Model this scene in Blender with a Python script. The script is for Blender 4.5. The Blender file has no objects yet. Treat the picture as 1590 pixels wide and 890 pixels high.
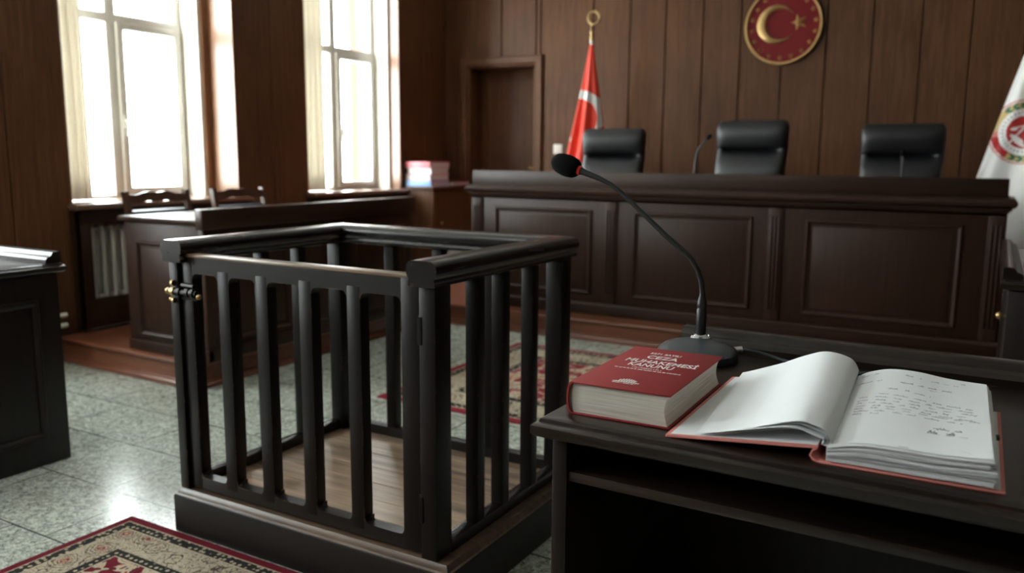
import bpy, bmesh, math, random
from mathutils import Vector, Matrix, Quaternion
from mathutils.bvhtree import BVHTree
random.seed(7)
C = bpy.context.scene.collection
sc = bpy.context.scene
PI = math.pi

# ------------------------------------------------------------------ helpers
def col(r, g, b):
    f = lambda c: (c/255/12.92) if c/255 <= .04045 else ((c/255+.055)/1.055)**2.4
    return (f(r), f(g), f(b), 1.0)

class MB:
    """collects shapes, links them as ONE mesh object"""
    def __init__(s): s.v = []; s.f = []; s.mi = []; s.cur = 0
    def add(s, verts, faces):
        o = len(s.v); s.v += [tuple(p) for p in verts]
        for f in faces: s.f.append(tuple(i+o for i in f)); s.mi.append(s.cur)
        return s
    def box(s, x0, x1, y0, y1, z0, z1, bev=.003, seg=2, M=None):
        bm = bmesh.new(); bmesh.ops.create_cube(bm, size=1)
        for v in bm.verts:
            v.co = Vector((x0+(v.co.x+.5)*(x1-x0), y0+(v.co.y+.5)*(y1-y0), z0+(v.co.z+.5)*(z1-z0)))
        b = min(bev, .45*min(abs(x1-x0), abs(y1-y0), abs(z1-z0)))
        if b > 0: bmesh.ops.bevel(bm, geom=list(bm.edges), offset=b, segments=seg, profile=.5, affect='EDGES')
        return s.bm(bm, M)
    def bm(s, bm, M=None):
        if M is not None: bm.transform(M)
        bm.verts.index_update()
        s.add([v.co.copy() for v in bm.verts], [[v.index for v in f.verts] for f in bm.faces]); bm.free(); return s
    def prism(s, pts, ax, a, b, bev=0):
        """pts in the plane across axis ax, extruded from a to b"""
        def mk(p, t):
            return {'x': (t, p[0], p[1]), 'y': (p[0], t, p[1]), 'z': (p[0], p[1], t)}[ax]
        bm = bmesh.new(); n = len(pts)
        A = [bm.verts.new(mk(p, a)) for p in pts]; B = [bm.verts.new(mk(p, b)) for p in pts]
        bm.faces.new(A); bm.faces.new(B[::-1])
        for i in range(n): bm.faces.new((A[i], B[i], B[(i+1) % n], A[(i+1) % n]))
        if bev: 
            es = [e for e in bm.edges]
            bmesh.ops.bevel(bm, geom=es, offset=bev, segments=1, affect='EDGES', clamp_overlap=True)
        return s.bm(bm)
    def sweep(s, prof, path, N=(0,0,1), closed=False, only=None):
        """prof (u sideways, v along N) carried along a flat path with mitred corners; u = dir x N"""
        N = Vector(N); P = [Vector(p) for p in path]; n = len(P); rings = []
        for i in range(n):
            if closed: d0 = (P[i]-P[i-1]).normalized(); d1 = (P[(i+1) % n]-P[i]).normalized()
            else:
                d1 = (P[i+1]-P[i]).normalized() if i < n-1 else (P[i]-P[i-1]).normalized()
                d0 = (P[i]-P[i-1]).normalized() if i > 0 else d1
            s0 = d0.cross(N); s1 = d1.cross(N); m = (s0+s1).normalized(); k = 1/max(.2, m.dot(s0))
            rings.append([P[i]+m*(u*k)+N*v for u, v in prof])
        if only is not None: rings = rings[only:only+2]
        return s.loft(rings, closed_path=closed)
    def loft(s, rings, closed_path=False, caps=True, closed_ring=True):
        m = len(rings[0]); V = [p for r in rings for p in r]; F = []
        R = len(rings)
        for i in range(R if closed_path else R-1):
            j = (i+1) % R
            for k in range(m if closed_ring else m-1):
                l = (k+1) % m
                F.append((i*m+k, i*m+l, j*m+l, j*m+k))
        if caps and not closed_path and closed_ring:
            F.append(tuple(range(m))[::-1]); F.append(tuple((R-1)*m+k for k in range(m)))
        return s.add(V, F)
    def tube(s, pts, r, n=10, caps=True, closed=False):
        P = [Vector(p) for p in pts]; R = r if isinstance(r, (list, tuple)) else [r]*len(P)
        t = (P[1]-P[0]).normalized(); a = t.orthogonal().normalized(); rings = []
        for i, p in enumerate(P):
            if i == 0: d = P[1]-P[0]
            elif i == len(P)-1: d = P[i]-P[i-1]
            else: d = P[i+1]-P[i-1]
            d.normalize(); a = (a-d*a.dot(d)).normalized(); b = d.cross(a)
            rings.append([p+(a*math.cos(2*PI*k/n)+b*math.sin(2*PI*k/n))*R[i] for k in range(n)])
        return s.loft(rings, closed_path=closed, caps=caps)
    def lathe(s, prof, c=(0,0,0), ax='z', n=32):
        c = Vector(c); rings = []
        for r, h in prof:
            ring = []
            for k in range(n):
                a = 2*PI*k/n; x, y = r*math.cos(a), r*math.sin(a)
                ring.append(c+Vector({'z': (x, y, h), 'y': (x, h, y), 'x': (h, x, y)}[ax]))
            rings.append(ring)
        return s.loft(rings)
    def ball(s, c, r, n=16, M=None):
        bm = bmesh.new(); bmesh.ops.create_uvsphere(bm, u_segments=n, v_segments=max(6, n*2//3), radius=1)
        rr = r if isinstance(r, (tuple, list)) else (r, r, r)
        for v in bm.verts: v.co = Vector((v.co.x*rr[0], v.co.y*rr[1], v.co.z*rr[2]))
        if M is not None: bm.transform(M)
        bm.transform(Matrix.Translation(c)); return s.bm(bm)
    def surf(s, fn, nu, nv):
        V = [fn(i/nu, j/nv) for j in range(nv+1) for i in range(nu+1)]
        F = [(j*(nu+1)+i, j*(nu+1)+i+1, (j+1)*(nu+1)+i+1, (j+1)*(nu+1)+i) for j in range(nv) for i in range(nu)]
        return s.add(V, F)
    def sheet(s, fn, nu, nv, t):
        """a closed thin sheet: fn(u,v) and the same lowered by t in z"""
        top = [Vector(fn(i/nu, j/nv)) for j in range(nv+1) for i in range(nu+1)]
        n = len(top); V = top+[p-Vector((0,0,t)) for p in top]; F = []
        q = lambda i, j: j*(nu+1)+i
        for j in range(nv):
            for i in range(nu):
                F.append((q(i,j), q(i+1,j), q(i+1,j+1), q(i,j+1))); F.append((n+q(i,j), n+q(i,j+1), n+q(i+1,j+1), n+q(i+1,j)))
        rim = [q(i,0) for i in range(nu)]+[q(nu,j) for j in range(nv)]+[q(i,nv) for i in range(nu,0,-1)]+[q(0,j) for j in range(nv,0,-1)]
        for k in range(len(rim)):
            a, b = rim[k], rim[(k+1) % len(rim)]; F.append((a, n+a, n+b, b))
        return s.add(V, F)
    def build(s, name, mats, parent=None, off=(0,0,0), smooth=35, recalc=True):
        me = bpy.data.meshes.new(name); o = Vector(off)
        me.from_pydata([Vector(p)-o for p in s.v], [], s.f)
        mats = mats if isinstance(mats, (list, tuple)) else [mats]
        for m in mats: me.materials.append(m)
        if len(mats) > 1: me.polygons.foreach_set('material_index', s.mi)
        if recalc:
            bm = bmesh.new(); bm.from_mesh(me); bmesh.ops.recalc_face_normals(bm, faces=bm.faces); bm.to_mesh(me); bm.free()
        if smooth:
            me.polygons.foreach_set('use_smooth', [True]*len(me.polygons)); me.set_sharp_from_angle(angle=math.radians(smooth))
        me.update()
        ob = bpy.data.objects.new(name, me); C.objects.link(ob)
        if parent is not None: ob.parent = parent
        return ob

class Thing:
    """an Empty at the thing's base; part() takes world coordinates unless local=True"""
    def __init__(s, name, label=None, cat=None, loc=(0,0,0), rot=0, group=None, kind=None):
        o = bpy.data.objects.new(name, None); C.objects.link(o); o.empty_display_size = .1
        o.location = loc; o.rotation_euler = (0, 0, rot)
        if label: o['label'] = label
        if cat: o['category'] = cat
        if group: o['group'] = group
        if kind: o['kind'] = kind
        s.o = o; s.loc = loc
    def part(s, name, mb, mat, parent=None, local=False, smooth=35, label=None, recalc=True):
        ob = mb.build(name, mat, parent or s.o, (0,0,0) if local else s.loc, smooth, recalc)
        if label: ob['label'] = label
        return ob
def tag(o, label=None, cat=None, group=None, kind=None):
    if label: o['label'] = label
    if cat: o['category'] = cat
    if group: o['group'] = group
    if kind: o['kind'] = kind
    return o
def struct(name, mb, mat, smooth=35): return tag(mb.build(name, mat, None, (0,0,0), smooth), kind='structure')
def copy_tree(o, parent=None):
    c = o.copy(); C.objects.link(c); c.parent = parent
    for ch in list(o.children): copy_tree(ch, c)
    return c
def child(o, name):
    for c in o.children:
        if c.name.split('.')[0] == name: return c

# ------------------------------------------------------------------ materials
def nm(name):
    m = bpy.data.materials.new(name); m.use_nodes = True; nt = m.node_tree
    return m, nt, nt.nodes['Principled BSDF']
def N(nt, t, **kw):
    n = nt.nodes.new(t)
    for k, v in kw.items():
        if k in n.inputs: n.inputs[k].default_value = v
        else: setattr(n, k, v)
    return n
def mathn(nt, op, a, b=None, c=None):
    n = nt.nodes.new('ShaderNodeMath'); n.operation = op
    for i, x in enumerate((a, b, c)):
        if x is None: continue
        if isinstance(x, (int, float)): n.inputs[i].default_value = x
        else: nt.links.new(x, n.inputs[i])
    return n.outputs[0]
def mixc(nt, fac, a, b):
    n = nt.nodes.new('ShaderNodeMix'); n.data_type = 'RGBA'
    for sock, x in ((n.inputs[0], fac), (n.inputs[6], a), (n.inputs[7], b)):
        if isinstance(x, (int, float)): sock.default_value = x
        elif isinstance(x, tuple): sock.default_value = x
        else: nt.links.new(x, sock)
    return n.outputs[2]
def ramp(nt, fac, stops, const=False):
    n = nt.nodes.new('ShaderNodeValToRGB'); e = n.color_ramp.elements
    n.color_ramp.interpolation = 'CONSTANT' if const else 'LINEAR'
    while len(e) < len(stops): e.new(.5)
    for i, (p, c) in enumerate(stops): e[i].position = p; e[i].color = c if len(c) == 4 else (*c, 1)
    nt.links.new(fac, n.inputs[0]); return n.outputs[0]
def plain(name, c, rough=.5, metal=0, spec=.5, coat=0, bump=0, bscale=200, var=.08):
    m, nt, b = nm(name)
    tc = N(nt, 'ShaderNodeTexCoord'); no = N(nt, 'ShaderNodeTexNoise', Scale=bscale*.1, Detail=4)
    nt.links.new(tc.outputs['Object'], no.inputs['Vector'])
    d = tuple(x*(1-var) for x in c[:3])+(1,); l = tuple(min(1, x*(1+var)) for x in c[:3])+(1,)
    nt.links.new(mixc(nt, no.outputs['Fac'], d, l), b.inputs['Base Color'])
    b.inputs['Roughness'].default_value = rough; b.inputs['Metallic'].default_value = metal
    b.inputs['Specular IOR Level'].default_value = spec; b.inputs['Coat Weight'].default_value = coat
    if bump:
        n2 = N(nt, 'ShaderNodeTexNoise', Scale=bscale, Detail=3); nt.links.new(tc.outputs['Object'], n2.inputs['Vector'])
        bp = N(nt, 'ShaderNodeBump', Strength=bump, Distance=.002); nt.links.new(n2.outputs['Fac'], bp.inputs['Height'])
        nt.links.new(bp.outputs[0], b.inputs['Normal'])
    return m
def wood(name, dark, light, ax='z', rough=.35, coat=.15, wear=None, scale=1.0, spec=.5, plank=None):
    """stained wood with grain running along ax"""
    m, nt, b = nm(name); L = nt.links.new
    tc = N(nt, 'ShaderNodeTexCoord'); mp = N(nt, 'ShaderNodeMapping')
    s = [22*scale]*3; s['xyz'.index(ax)] = 1.1*scale; mp.inputs['Scale'].default_value = s
    L(tc.outputs['Object'], mp.inputs['Vector'])
    n1 = N(nt, 'ShaderNodeTexNoise', Scale=1.6, Detail=6, Roughness=.62, Distortion=.6); L(mp.outputs[0], n1.inputs['Vector'])
    n2 = N(nt, 'ShaderNodeTexNoise', Scale=5.5, Detail=3, Roughness=.6); L(mp.outputs[0], n2.inputs['Vector'])
    n3 = N(nt, 'ShaderNodeTexNoise', Scale=1.3*scale, Detail=2); L(tc.outputs['Object'], n3.inputs['Vector'])
    f = mathn(nt, 'ADD', mathn(nt, 'MULTIPLY', n1.outputs['Fac'], .55), mathn(nt, 'ADD', mathn(nt, 'MULTIPLY', n2.outputs['Fac'], .25), mathn(nt, 'MULTIPLY', n3.outputs['Fac'], .3)))
    c = ramp(nt, f, [(.38, dark), (.72, light)])
    if wear:
        bv = N(nt, 'ShaderNodeBevel', samples=4); bv.inputs['Radius'].default_value = .006
        ge = N(nt, 'ShaderNodeNewGeometry'); vm = N(nt, 'ShaderNodeVectorMath', operation='DOT_PRODUCT')
        L(bv.outputs[0], vm.inputs[0]); L(ge.outputs['Normal'], vm.inputs[1])
        edge = mathn(nt, 'SMOOTH_MIN', mathn(nt, 'MULTIPLY', mathn(nt, 'SUBTRACT', .95, vm.outputs['Value']), 8), 1, .1)
        wn = N(nt, 'ShaderNodeTexNoise', Scale=14, Detail=6, Roughness=.7); L(tc.outputs['Object'], wn.inputs['Vector'])
        w1 = ramp(nt, wn.outputs['Fac'], [(.54, (0,0,0)), (.60, (1,1,1))])
        wn2 = N(nt, 'ShaderNodeTexNoise', Scale=9, Detail=8, Roughness=.75); L(mp.outputs[0], wn2.inputs['Vector'])
        w2 = ramp(nt, wn2.outputs['Fac'], [(.71, (0,0,0)), (.76, (1,1,1))])
        sn = N(nt, 'ShaderNodeSeparateXYZ'); L(tc.outputs['Normal'], sn.inputs[0]); side = mathn(nt, 'LESS_THAN', mathn(nt, 'ABSOLUTE', sn.outputs['xyz'.index(ax)]), .4)
        mask = mathn(nt, 'MAXIMUM', mathn(nt, 'MULTIPLY', edge, w1), mathn(nt, 'MULTIPLY', mathn(nt, 'MULTIPLY', w2, side), .3))
        mask = mathn(nt, 'MINIMUM', mathn(nt, 'MAXIMUM', mask, 0), 1)
        c = mixc(nt, mathn(nt, 'MULTIPLY', mask, .8), c, wear)
    L(c, b.inputs['Base Color'])
    L(mathn(nt, 'ADD', mathn(nt, 'MULTIPLY', n1.outputs['Fac'], .1 if rough > .35 else .03), rough-(.05 if rough > .35 else .015)), b.inputs['Roughness'])
    b.inputs['Coat Weight'].default_value = coat; b.inputs['Coat Roughness'].default_value = .25
    b.inputs['Specular IOR Level'].default_value = spec
    bp = N(nt, 'ShaderNodeBump', Strength=.03, Distance=.0004); L(n2.outputs['Fac'], bp.inputs['Height'])
    if rough > .35: L(bp.outputs[0], b.inputs['Normal'])
    return m

M = {}
FILL_LAMP, SKY, EXPO = 2.0, 5.2, 2.6
# wall boards, one shared tone
WD, WL = col(66, 41, 25), col(106, 69, 43)
M['wall'] = wood('wall_wood', WD, WL, 'z', .45, .0, spec=.22)
M['liningw'] = wood('niche_wood', col(84, 54, 36), col(140, 98, 68), 'z', .34, .2)
M['wallx'] = wood('wall_wood_across', WD, WL, 'x', .38, .12)
M['benchz'] = wood('bench_wood_upright', col(31, 18, 11), col(58, 35, 23), 'z', .44, .0, spec=.25)
M['benchx'] = wood('bench_wood_along_x', col(31, 18, 11), col(58, 35, 23), 'x', .42, .03, spec=.3)
M['benchy'] = wood('bench_wood_along_y', col(31, 18, 11), col(58, 35, 23), 'y', .34, .1, spec=.4)
M['platx'] = wood('platform_wood', col(84, 47, 32), col(128, 76, 52), 'x', .33, .15)
M['dockz'] = wood('dock_wood_upright', col(13, 10, 9), col(24, 18, 15), 'z', .38, .0, wear=col(130, 96, 68), spec=.22)
M['dockx'] = wood('dock_wood_along_x', col(15, 12, 11), col(28, 22, 19), 'x', .38, .0, wear=col(130, 96, 68), spec=.35)
M['dockrx'] = wood('dock_rail_along_x', col(15, 12, 11), col(27, 21, 18), 'x', .27, .1, wear=col(130, 96, 68), spec=.5)
M['dockmould'] = wood('dock_moulding_worn_sheen', col(22, 18, 15), col(110, 88, 70), 'x', .33, .1)  # pale tone holds both wear and the window's reflection
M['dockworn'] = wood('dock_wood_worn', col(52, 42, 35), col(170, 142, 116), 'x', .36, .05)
M['docky'] = wood('dock_wood_along_y', col(15, 12, 11), col(27, 21, 18), 'y', .27, .1, wear=col(130, 96, 68), spec=.5)
M['dockfloor'] = wood('dock_floor_wood', col(50, 40, 34), col(184, 154, 126), 'x', .36, .05, scale=.6)
M['deskz'] = wood('desk_wood_upright', col(17, 12, 10), col(34, 24, 18), 'z', .38, .0, wear=col(96, 68, 48), spec=.3)
M['deskx'] = wood('desk_wood_along_x', col(17, 12, 9), col(36, 26, 19), 'x', .3, .05, wear=col(96, 68, 48), spec=.45)
M['chairwood'] = wood('chair_wood', col(56, 38, 28), col(96, 66, 48), 'z', .35, .2)
M['plaster'] = plain('white_paint', col(232, 228, 218), .5)
M['frame'] = plain('window_frame_paint', col(188, 184, 176), .4)
M['ceiling'] = plain('ceiling_paint', col(225, 222, 214), .8)
M['leather'] = plain('black_leather', col(24, 24, 27), .36, bump=.25, bscale=260)
M['plastic'] = plain('black_plastic', col(22, 23, 25), .38, bump=.08, bscale=400)
M['micbase'] = plain('dark_grey_plastic', col(52, 58, 62), .32, bump=.06, bscale=500)
M['foam'] = plain('black_foam', col(12, 12, 13), .95, bump=.8, bscale=700, spec=.1)
M['redring'] = plain('red_plastic', col(225, 60, 48), .35)
M['steel'] = plain('polished_steel', col(205, 205, 205), .22, metal=1)
M['brass'] = plain('aged_brass', col(176, 148, 104), .34, metal=1)
M['iron'] = plain('black_iron', col(40, 38, 36), .35, metal=.8)
M['gold'] = plain('gilt', col(196, 164, 110), .36, metal=.8, var=.2)
M['emblemred'] = plain('emblem_red_enamel', col(112, 8, 14), .5, spec=.25)
M['navy'] = plain('navy_upholstery', col(28, 36, 50), .5, bump=.2)
M['radiator'] = plain('radiator_enamel', col(196, 194, 180), .4)
M['socket'] = plain('socket_plastic', col(228, 224, 214), .35)
M['paper'] = plain('white_paper', col(232, 236, 238), .75, var=.015)
M['paperedge'] = plain('paper_edge', col(222, 224, 226), .85, var=.08, bscale=900)
M['ink'] = plain('blue_black_ink', col(58, 64, 84), .6)
M['salmon'] = plain('salmon_cloth', col(222, 138, 128), .6, bump=.3, bscale=600)
M['bookred'] = plain('red_book_cloth', col(140, 40, 42), .55, spec=.3, bump=.3, bscale=800)
M['whiteprint'] = plain('white_print', col(238, 234, 230), .5)
M['thread'] = plain('headband_thread', col(120, 96, 70), .8)
M['green'] = plain('green_tag', col(30, 66, 48), .5)
M['pink'] = plain('pink_binder_card', col(216, 120, 128), .5)
M['whitecard'] = plain('white_binder_card', col(232, 232, 236), .5)
M['bluecard'] = plain('blue_binder_card', col(142, 176, 222), .5)
M['grime'] = plain('dark_void', col(14, 11, 10), .8)
M['flagred'] = plain('red_flag_cloth', col(232, 64, 42), .6, bump=.2, bscale=900)
M['flagwhite'] = plain('white_flag_cloth', col(236, 234, 232), .65, bump=.2, bscale=900)
M['silver'] = plain('silver_paint', col(200, 198, 192), .35, metal=.6)
M['crestred'] = plain('crest_red', col(176, 34, 36), .6)
M['crestpink'] = plain('crest_rose', col(206, 120, 112), .6)
M['crestgold'] = plain('crest_gold', col(206, 174, 112), .6)
M['crestgreen'] = plain('crest_green', col(52, 110, 76), .6)
M['crestgrey'] = plain('crest_grey', col(170, 162, 158), .6)

def book_pages():
    m, nt, b = nm('page_block'); L = nt.links.new
    tc = N(nt, 'ShaderNodeTexCoord'); mp = N(nt, 'ShaderNodeMapping'); mp.inputs['Scale'].default_value = (6, 6, 900)
    L(tc.outputs['Object'], mp.inputs[0]); no = N(nt, 'ShaderNodeTexNoise', Scale=1, Detail=3); L(mp.outputs[0], no.inputs['Vector'])
    L(ramp(nt, no.outputs['Fac'], [(.3, col(176, 170, 158)), (.65, col(226, 220, 208))]), b.inputs['Base Color'])
    b.inputs['Roughness'].default_value = .85
    bp = N(nt, 'ShaderNodeBump', Strength=.3, Distance=.001); L(no.outputs['Fac'], bp.inputs['Height']); L(bp.outputs[0], b.inputs['Normal'])
    return m
M['pages'] = book_pages()

def glass():
    m, nt, b = nm('window_glass'); nt.nodes.remove(b); out = nt.nodes['Material Output']
    t = N(nt, 'ShaderNodeBsdfTransparent'); g = N(nt, 'ShaderNodeBsdfGlossy'); g.inputs['Roughness'].default_value = .02
    mx = N(nt, 'ShaderNodeMixShader'); mx.inputs[0].default_value = .07
    t.inputs['Color'].default_value = (.96, .98, .97, 1)
    nt.links.new(t.outputs[0], mx.inputs[1]); nt.links.new(g.outputs[0], mx.inputs[2]); nt.links.new(mx.outputs[0], out.inputs[0]); return m
M['glass'] = glass()
def curtain_m():
    m, nt, b = nm('curtain_cloth'); out = nt.nodes['Material Output']
    tc = N(nt, 'ShaderNodeTexCoord'); mp = N(nt, 'ShaderNodeMapping'); mp.inputs['Scale'].default_value = (300, 300, 20)
    no = N(nt, 'ShaderNodeTexNoise', Scale=1, Detail=2); nt.links.new(tc.outputs['Object'], mp.inputs[0]); nt.links.new(mp.outputs[0], no.inputs['Vector'])
    c = mixc(nt, no.outputs['Fac'], col(212, 206, 194), col(234, 229, 218)); nt.links.new(c, b.inputs['Base Color']); b.inputs['Roughness'].default_value = .8
    t = N(nt, 'ShaderNodeBsdfTranslucent'); nt.links.new(c, t.inputs[0]); mx = N(nt, 'ShaderNodeMixShader'); mx.inputs[0].default_value = .25
    nt.links.new(b.outputs[0], mx.inputs[1]); nt.links.new(t.outputs[0], mx.inputs[2]); nt.links.new(mx.outputs[0], out.inputs[0]); return m
M['curtain'] = curtain_m()
m_, nt_, b_ = nm('fill_lamp_diffuser'); b_.inputs['Base Color'].default_value = (.8, .8, .8, 1); b_.inputs['Emission Color'].default_value = (.96, .99, 1, 1); b_.inputs['Emission Strength'].default_value = FILL_LAMP; M['fill_lamp'] = m_  # glow of the unseen ceiling panels added as fill

def floor_m():
    m, nt, b = nm('terrazzo_tiles'); L = nt.links.new
    tc = N(nt, 'ShaderNodeTexCoord'); P = tc.outputs['Object']
    mp = N(nt, 'ShaderNodeMapping'); mp.inputs['Location'].default_value = (2.95, -2.07, 0); L(P, mp.inputs[0])
    br = N(nt, 'ShaderNodeTexBrick', offset=1/3, offset_frequency=2, squash=1)
    for k, v in (('Scale', 1), ('Mortar Size', .0035), ('Mortar Smooth', .1), ('Bias', 0), ('Brick Width', .6), ('Row Height', .4)): br.inputs[k].default_value = v
    br.inputs['Color1'].default_value = (.9, .9, .9, 1); br.inputs['Color2'].default_value = (1, 1, 1, 1); br.inputs['Mortar'].default_value = (1, 1, 1, 1)
    L(mp.outputs[0], br.inputs['Vector'])
    v1 = N(nt, 'ShaderNodeTexVoronoi', Scale=62); L(P, v1.inputs['Vector'])
    sx = N(nt, 'ShaderNodeSeparateColor'); L(v1.outputs['Color'], sx.inputs[0])
    chips = ramp(nt, sx.outputs[0], [(0, col(66, 76, 68)), (.16, col(128, 138, 126)), (.42, col(176, 182, 170)), (.8, col(214, 216, 204))], True)
    v2 = N(nt, 'ShaderNodeTexVoronoi', Scale=190); L(P, v2.inputs['Vector'])
    s2 = N(nt, 'ShaderNodeSeparateColor'); L(v2.outputs['Color'], s2.inputs[0])
    fine = ramp(nt, s2.outputs[0], [(0, col(58, 68, 62)), (.2, col(156, 164, 152)), (.6, col(204, 206, 196))], True)
    no = N(nt, 'ShaderNodeTexNoise', Scale=2.2, Detail=5, Roughness=.6); L(P, no.inputs['Vector'])
    c = mixc(nt, .55, chips, fine); c = mixc(nt, mathn(nt, 'MULTIPLY', no.outputs['Fac'], .3), c, col(178, 184, 174))
    mul = N(nt, 'ShaderNodeMix', data_type='RGBA', blend_type='MULTIPLY'); mul.inputs[0].default_value = 1; L(c, mul.inputs[6]); L(br.outputs['Color'], mul.inputs[7])
    c = mixc(nt, br.outputs['Fac'], mul.outputs[2], col(52, 56, 52)); L(c, b.inputs['Base Color'])
    n2 = N(nt, 'ShaderNodeTexNoise', Scale=6, Detail=4); L(P, n2.inputs['Vector'])
    L(mathn(nt, 'ADD', mathn(nt, 'MULTIPLY', n2.outputs['Fac'], .12), .15), b.inputs['Roughness'])
    bp = N(nt, 'ShaderNodeBump', Strength=.25, Distance=.002); L(mathn(nt, 'SUBTRACT', 1, br.outputs['Fac']), bp.inputs['Height']); L(bp.outputs[0], b.inputs['Normal'])
    return m
M['floor'] = floor_m()

def rug_m(name, hx, hy, red, k=1.0):
    """woven rug: red edge, dark guard band, cream border of flowers, second guard band, red field"""
    m, nt, b = nm(name); L = nt.links.new
    tc = N(nt, 'ShaderNodeTexCoord'); sp = N(nt, 'ShaderNodeSeparateXYZ'); L(tc.outputs['Object'], sp.inputs[0])
    X, Y = sp.outputs[0], sp.outputs[1]
    dx = mathn(nt, 'SUBTRACT', hx, mathn(nt, 'ABSOLUTE', X)); dy = mathn(nt, 'SUBTRACT', hy, mathn(nt, 'ABSOLUTE', Y))
    d = mathn(nt, 'MINIMUM', dx, dy)
    along = mathn(nt, 'ADD', X, Y)
    cream, dark = col(178, 166, 144), col(40, 40, 38); rose = col(128, 44, 50) if k < 1.2 else col(160, 76, 76)
    # small guard-band motif
    va = N(nt, 'ShaderNodeTexVoronoi', Scale=38/k, Randomness=.55); L(tc.outputs['Object'], va.inputs['Vector'])
    guard = ramp(nt, va.outputs['Distance'], [(0, rose), (.07, cream), (.23, col(150, 134, 106)), (.29, dark)], True)
    # flowers of the cream border: rings about scattered centres, with scrolls between
    vb = N(nt, 'ShaderNodeTexVoronoi', Scale=9.5/k, Randomness=.6); L(tc.outputs['Object'], vb.inputs['Vector'])
    no = N(nt, 'ShaderNodeTexNoise', Scale=30/k, Detail=3, Distortion=.5); L(tc.outputs['Object'], no.inputs['Vector'])
    pv = N(nt, 'ShaderNodeTexVoronoi', Scale=46/k, feature='SMOOTH_F1'); L(tc.outputs['Object'], pv.inputs['Vector'])
    r = mathn(nt, 'ADD', vb.outputs['Distance'], mathn(nt, 'MULTIPLY', mathn(nt, 'SUBTRACT', no.outputs['Fac'], .5), .35))
    flower = ramp(nt, r, [(0, col(190, 150, 120)), (.07, rose), (.13, cream), (.19, rose), (.225, cream), (.31, col(116, 104, 84)), (.35, cream), (.44, col(80, 68, 60)), (.475, cream)], True)
    sw = N(nt, 'ShaderNodeTexNoise', Scale=26/k, Detail=2, Distortion=2.6); L(tc.outputs['Object'], sw.inputs['Vector'])
    line = mathn(nt, 'LESS_THAN', mathn(nt, 'ABSOLUTE', mathn(nt, 'SUBTRACT', sw.outputs['Fac'], .5)), .026)
    border = mixc(nt, mathn(nt, 'MULTIPLY', line, .9), flower, col(74, 60, 52))
    # field
    fn = N(nt, 'ShaderNodeTexNoise', Scale=17/k, Detail=2, Distortion=1.6); L(tc.outputs['Object'], fn.inputs['Vector'])
    f1 = ramp(nt, fn.outputs['Fac'], [(0, red), (.47, rose), (.5, col(60, 40, 42)), (.525, cream), (.60, col(190, 160, 130)), (.66, rose)], True)
    vc = N(nt, 'ShaderNodeTexVoronoi', Scale=6/k, Randomness=.4); L(tc.outputs['Object'], vc.inputs['Vector'])
    f2 = ramp(nt, vc.outputs['Distance'], [(0, rose), (.08, cream), (.2, col(150, 120, 90)), (.23, cream), (.29, rose)], True)
    field = mixc(nt, mathn(nt, 'LESS_THAN', vc.outputs['Distance'], .29), f1, f2)
    # bands by distance to the edge
    def band(a, c0, c1):  # c1 where d > a
        return mixc(nt, mathn(nt, 'GREATER_THAN', d, a*k), c0, c1)
    c = band(.036, red, cream); c = band(.041, c, guard); c = band(.079, c, cream); c = band(.085, c, border)
    c = band(.205, c, dark); c = band(.210, c, guard); c = band(.242, c, cream); c = band(.247, c, field)
    wv = N(nt, 'ShaderNodeTexNoise', Scale=350, Detail=1); L(tc.outputs['Object'], wv.inputs['Vector'])
    mul = N(nt, 'ShaderNodeMix', data_type='RGBA', blend_type='MULTIPLY'); mul.inputs[0].default_value = 1
    L(c, mul.inputs[6]); L(ramp(nt, wv.outputs['Fac'], [(.3, (.72,.72,.72)), (.7, (1,1,1))]), mul.inputs[7])
    L(mul.outputs[2], b.inputs['Base Color']); b.inputs['Roughness'].default_value = .95; b.inputs['Specular IOR Level'].default_value = .1
    bp = N(nt, 'ShaderNodeBump', Strength=.5, Distance=.003); L(wv.outputs['Fac'], bp.inputs['Height']); L(bp.outputs[0], b.inputs['Normal'])
    return m

# ------------------------------------------------------------------ room
XW, YB, ZC = -5.48, 8.0, 3.7
struct('floor', MB().box(-6.2, 5.2, -4.2, 8.7, -.1, 0, 0), M['floor'])
struct('ceiling', MB().box(-6.2, 5.2, -4.2, 8.7, ZC, ZC+.1, 0), M['ceiling'])
# back wall of tall boards with grooves, a door opening at the left
mb = MB()
grooves = [-5.60, -5.20, -4.75, -4.27, -4.06, -3.67, -3.27, -2.90, -2.53, -2.17, -1.79, -1.41, -1.03, -.65, -.28, .1, .48, .86, 1.24, 1.62, 2.0, 2.4, 2.8, 3.2, 3.6, 4.0, 4.4, 4.8, 5.15]
DX0, DX1, DZ = -5.18, -4.325, 2.38
g = [x for x in grooves if x > -4.3 and x not in (-4.06,)]
edges = [DX1]+g
for a, b_ in zip(edges[:-1], edges[1:]): mb.box(a+.006, b_-.006, YB, YB+.04, 0, ZC, .004, 1)
for a, b_ in ((-5.48, -4.75), (-4.75, DX1)): mb.box(a+.006, b_-.006, YB, YB+.04, DZ, ZC, .004, 1)
mb.box(-5.5, DX0, YB, YB+.04, 0, DZ, .003, 1)
mb.box(-6.2, DX0-.01, YB+.02, YB+.6, 0, ZC, 0); mb.box(DX1+.01, 5.2, YB+.02, YB+.6, 0, ZC, 0); mb.box(DX0-.01, DX1+.01, YB+.02, YB+.6, DZ, ZC, 0)
struct('wall_back', mb, M['wall'])
struct('wall_right', MB().box(5.1, 5.3, -4.2, 8.7, 0, ZC, 0), M['wall'])
struct('wall_front', MB().box(-6.2, 5.2, -4.3, -4.1, 0, ZC, 0), M['wall'])
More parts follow.
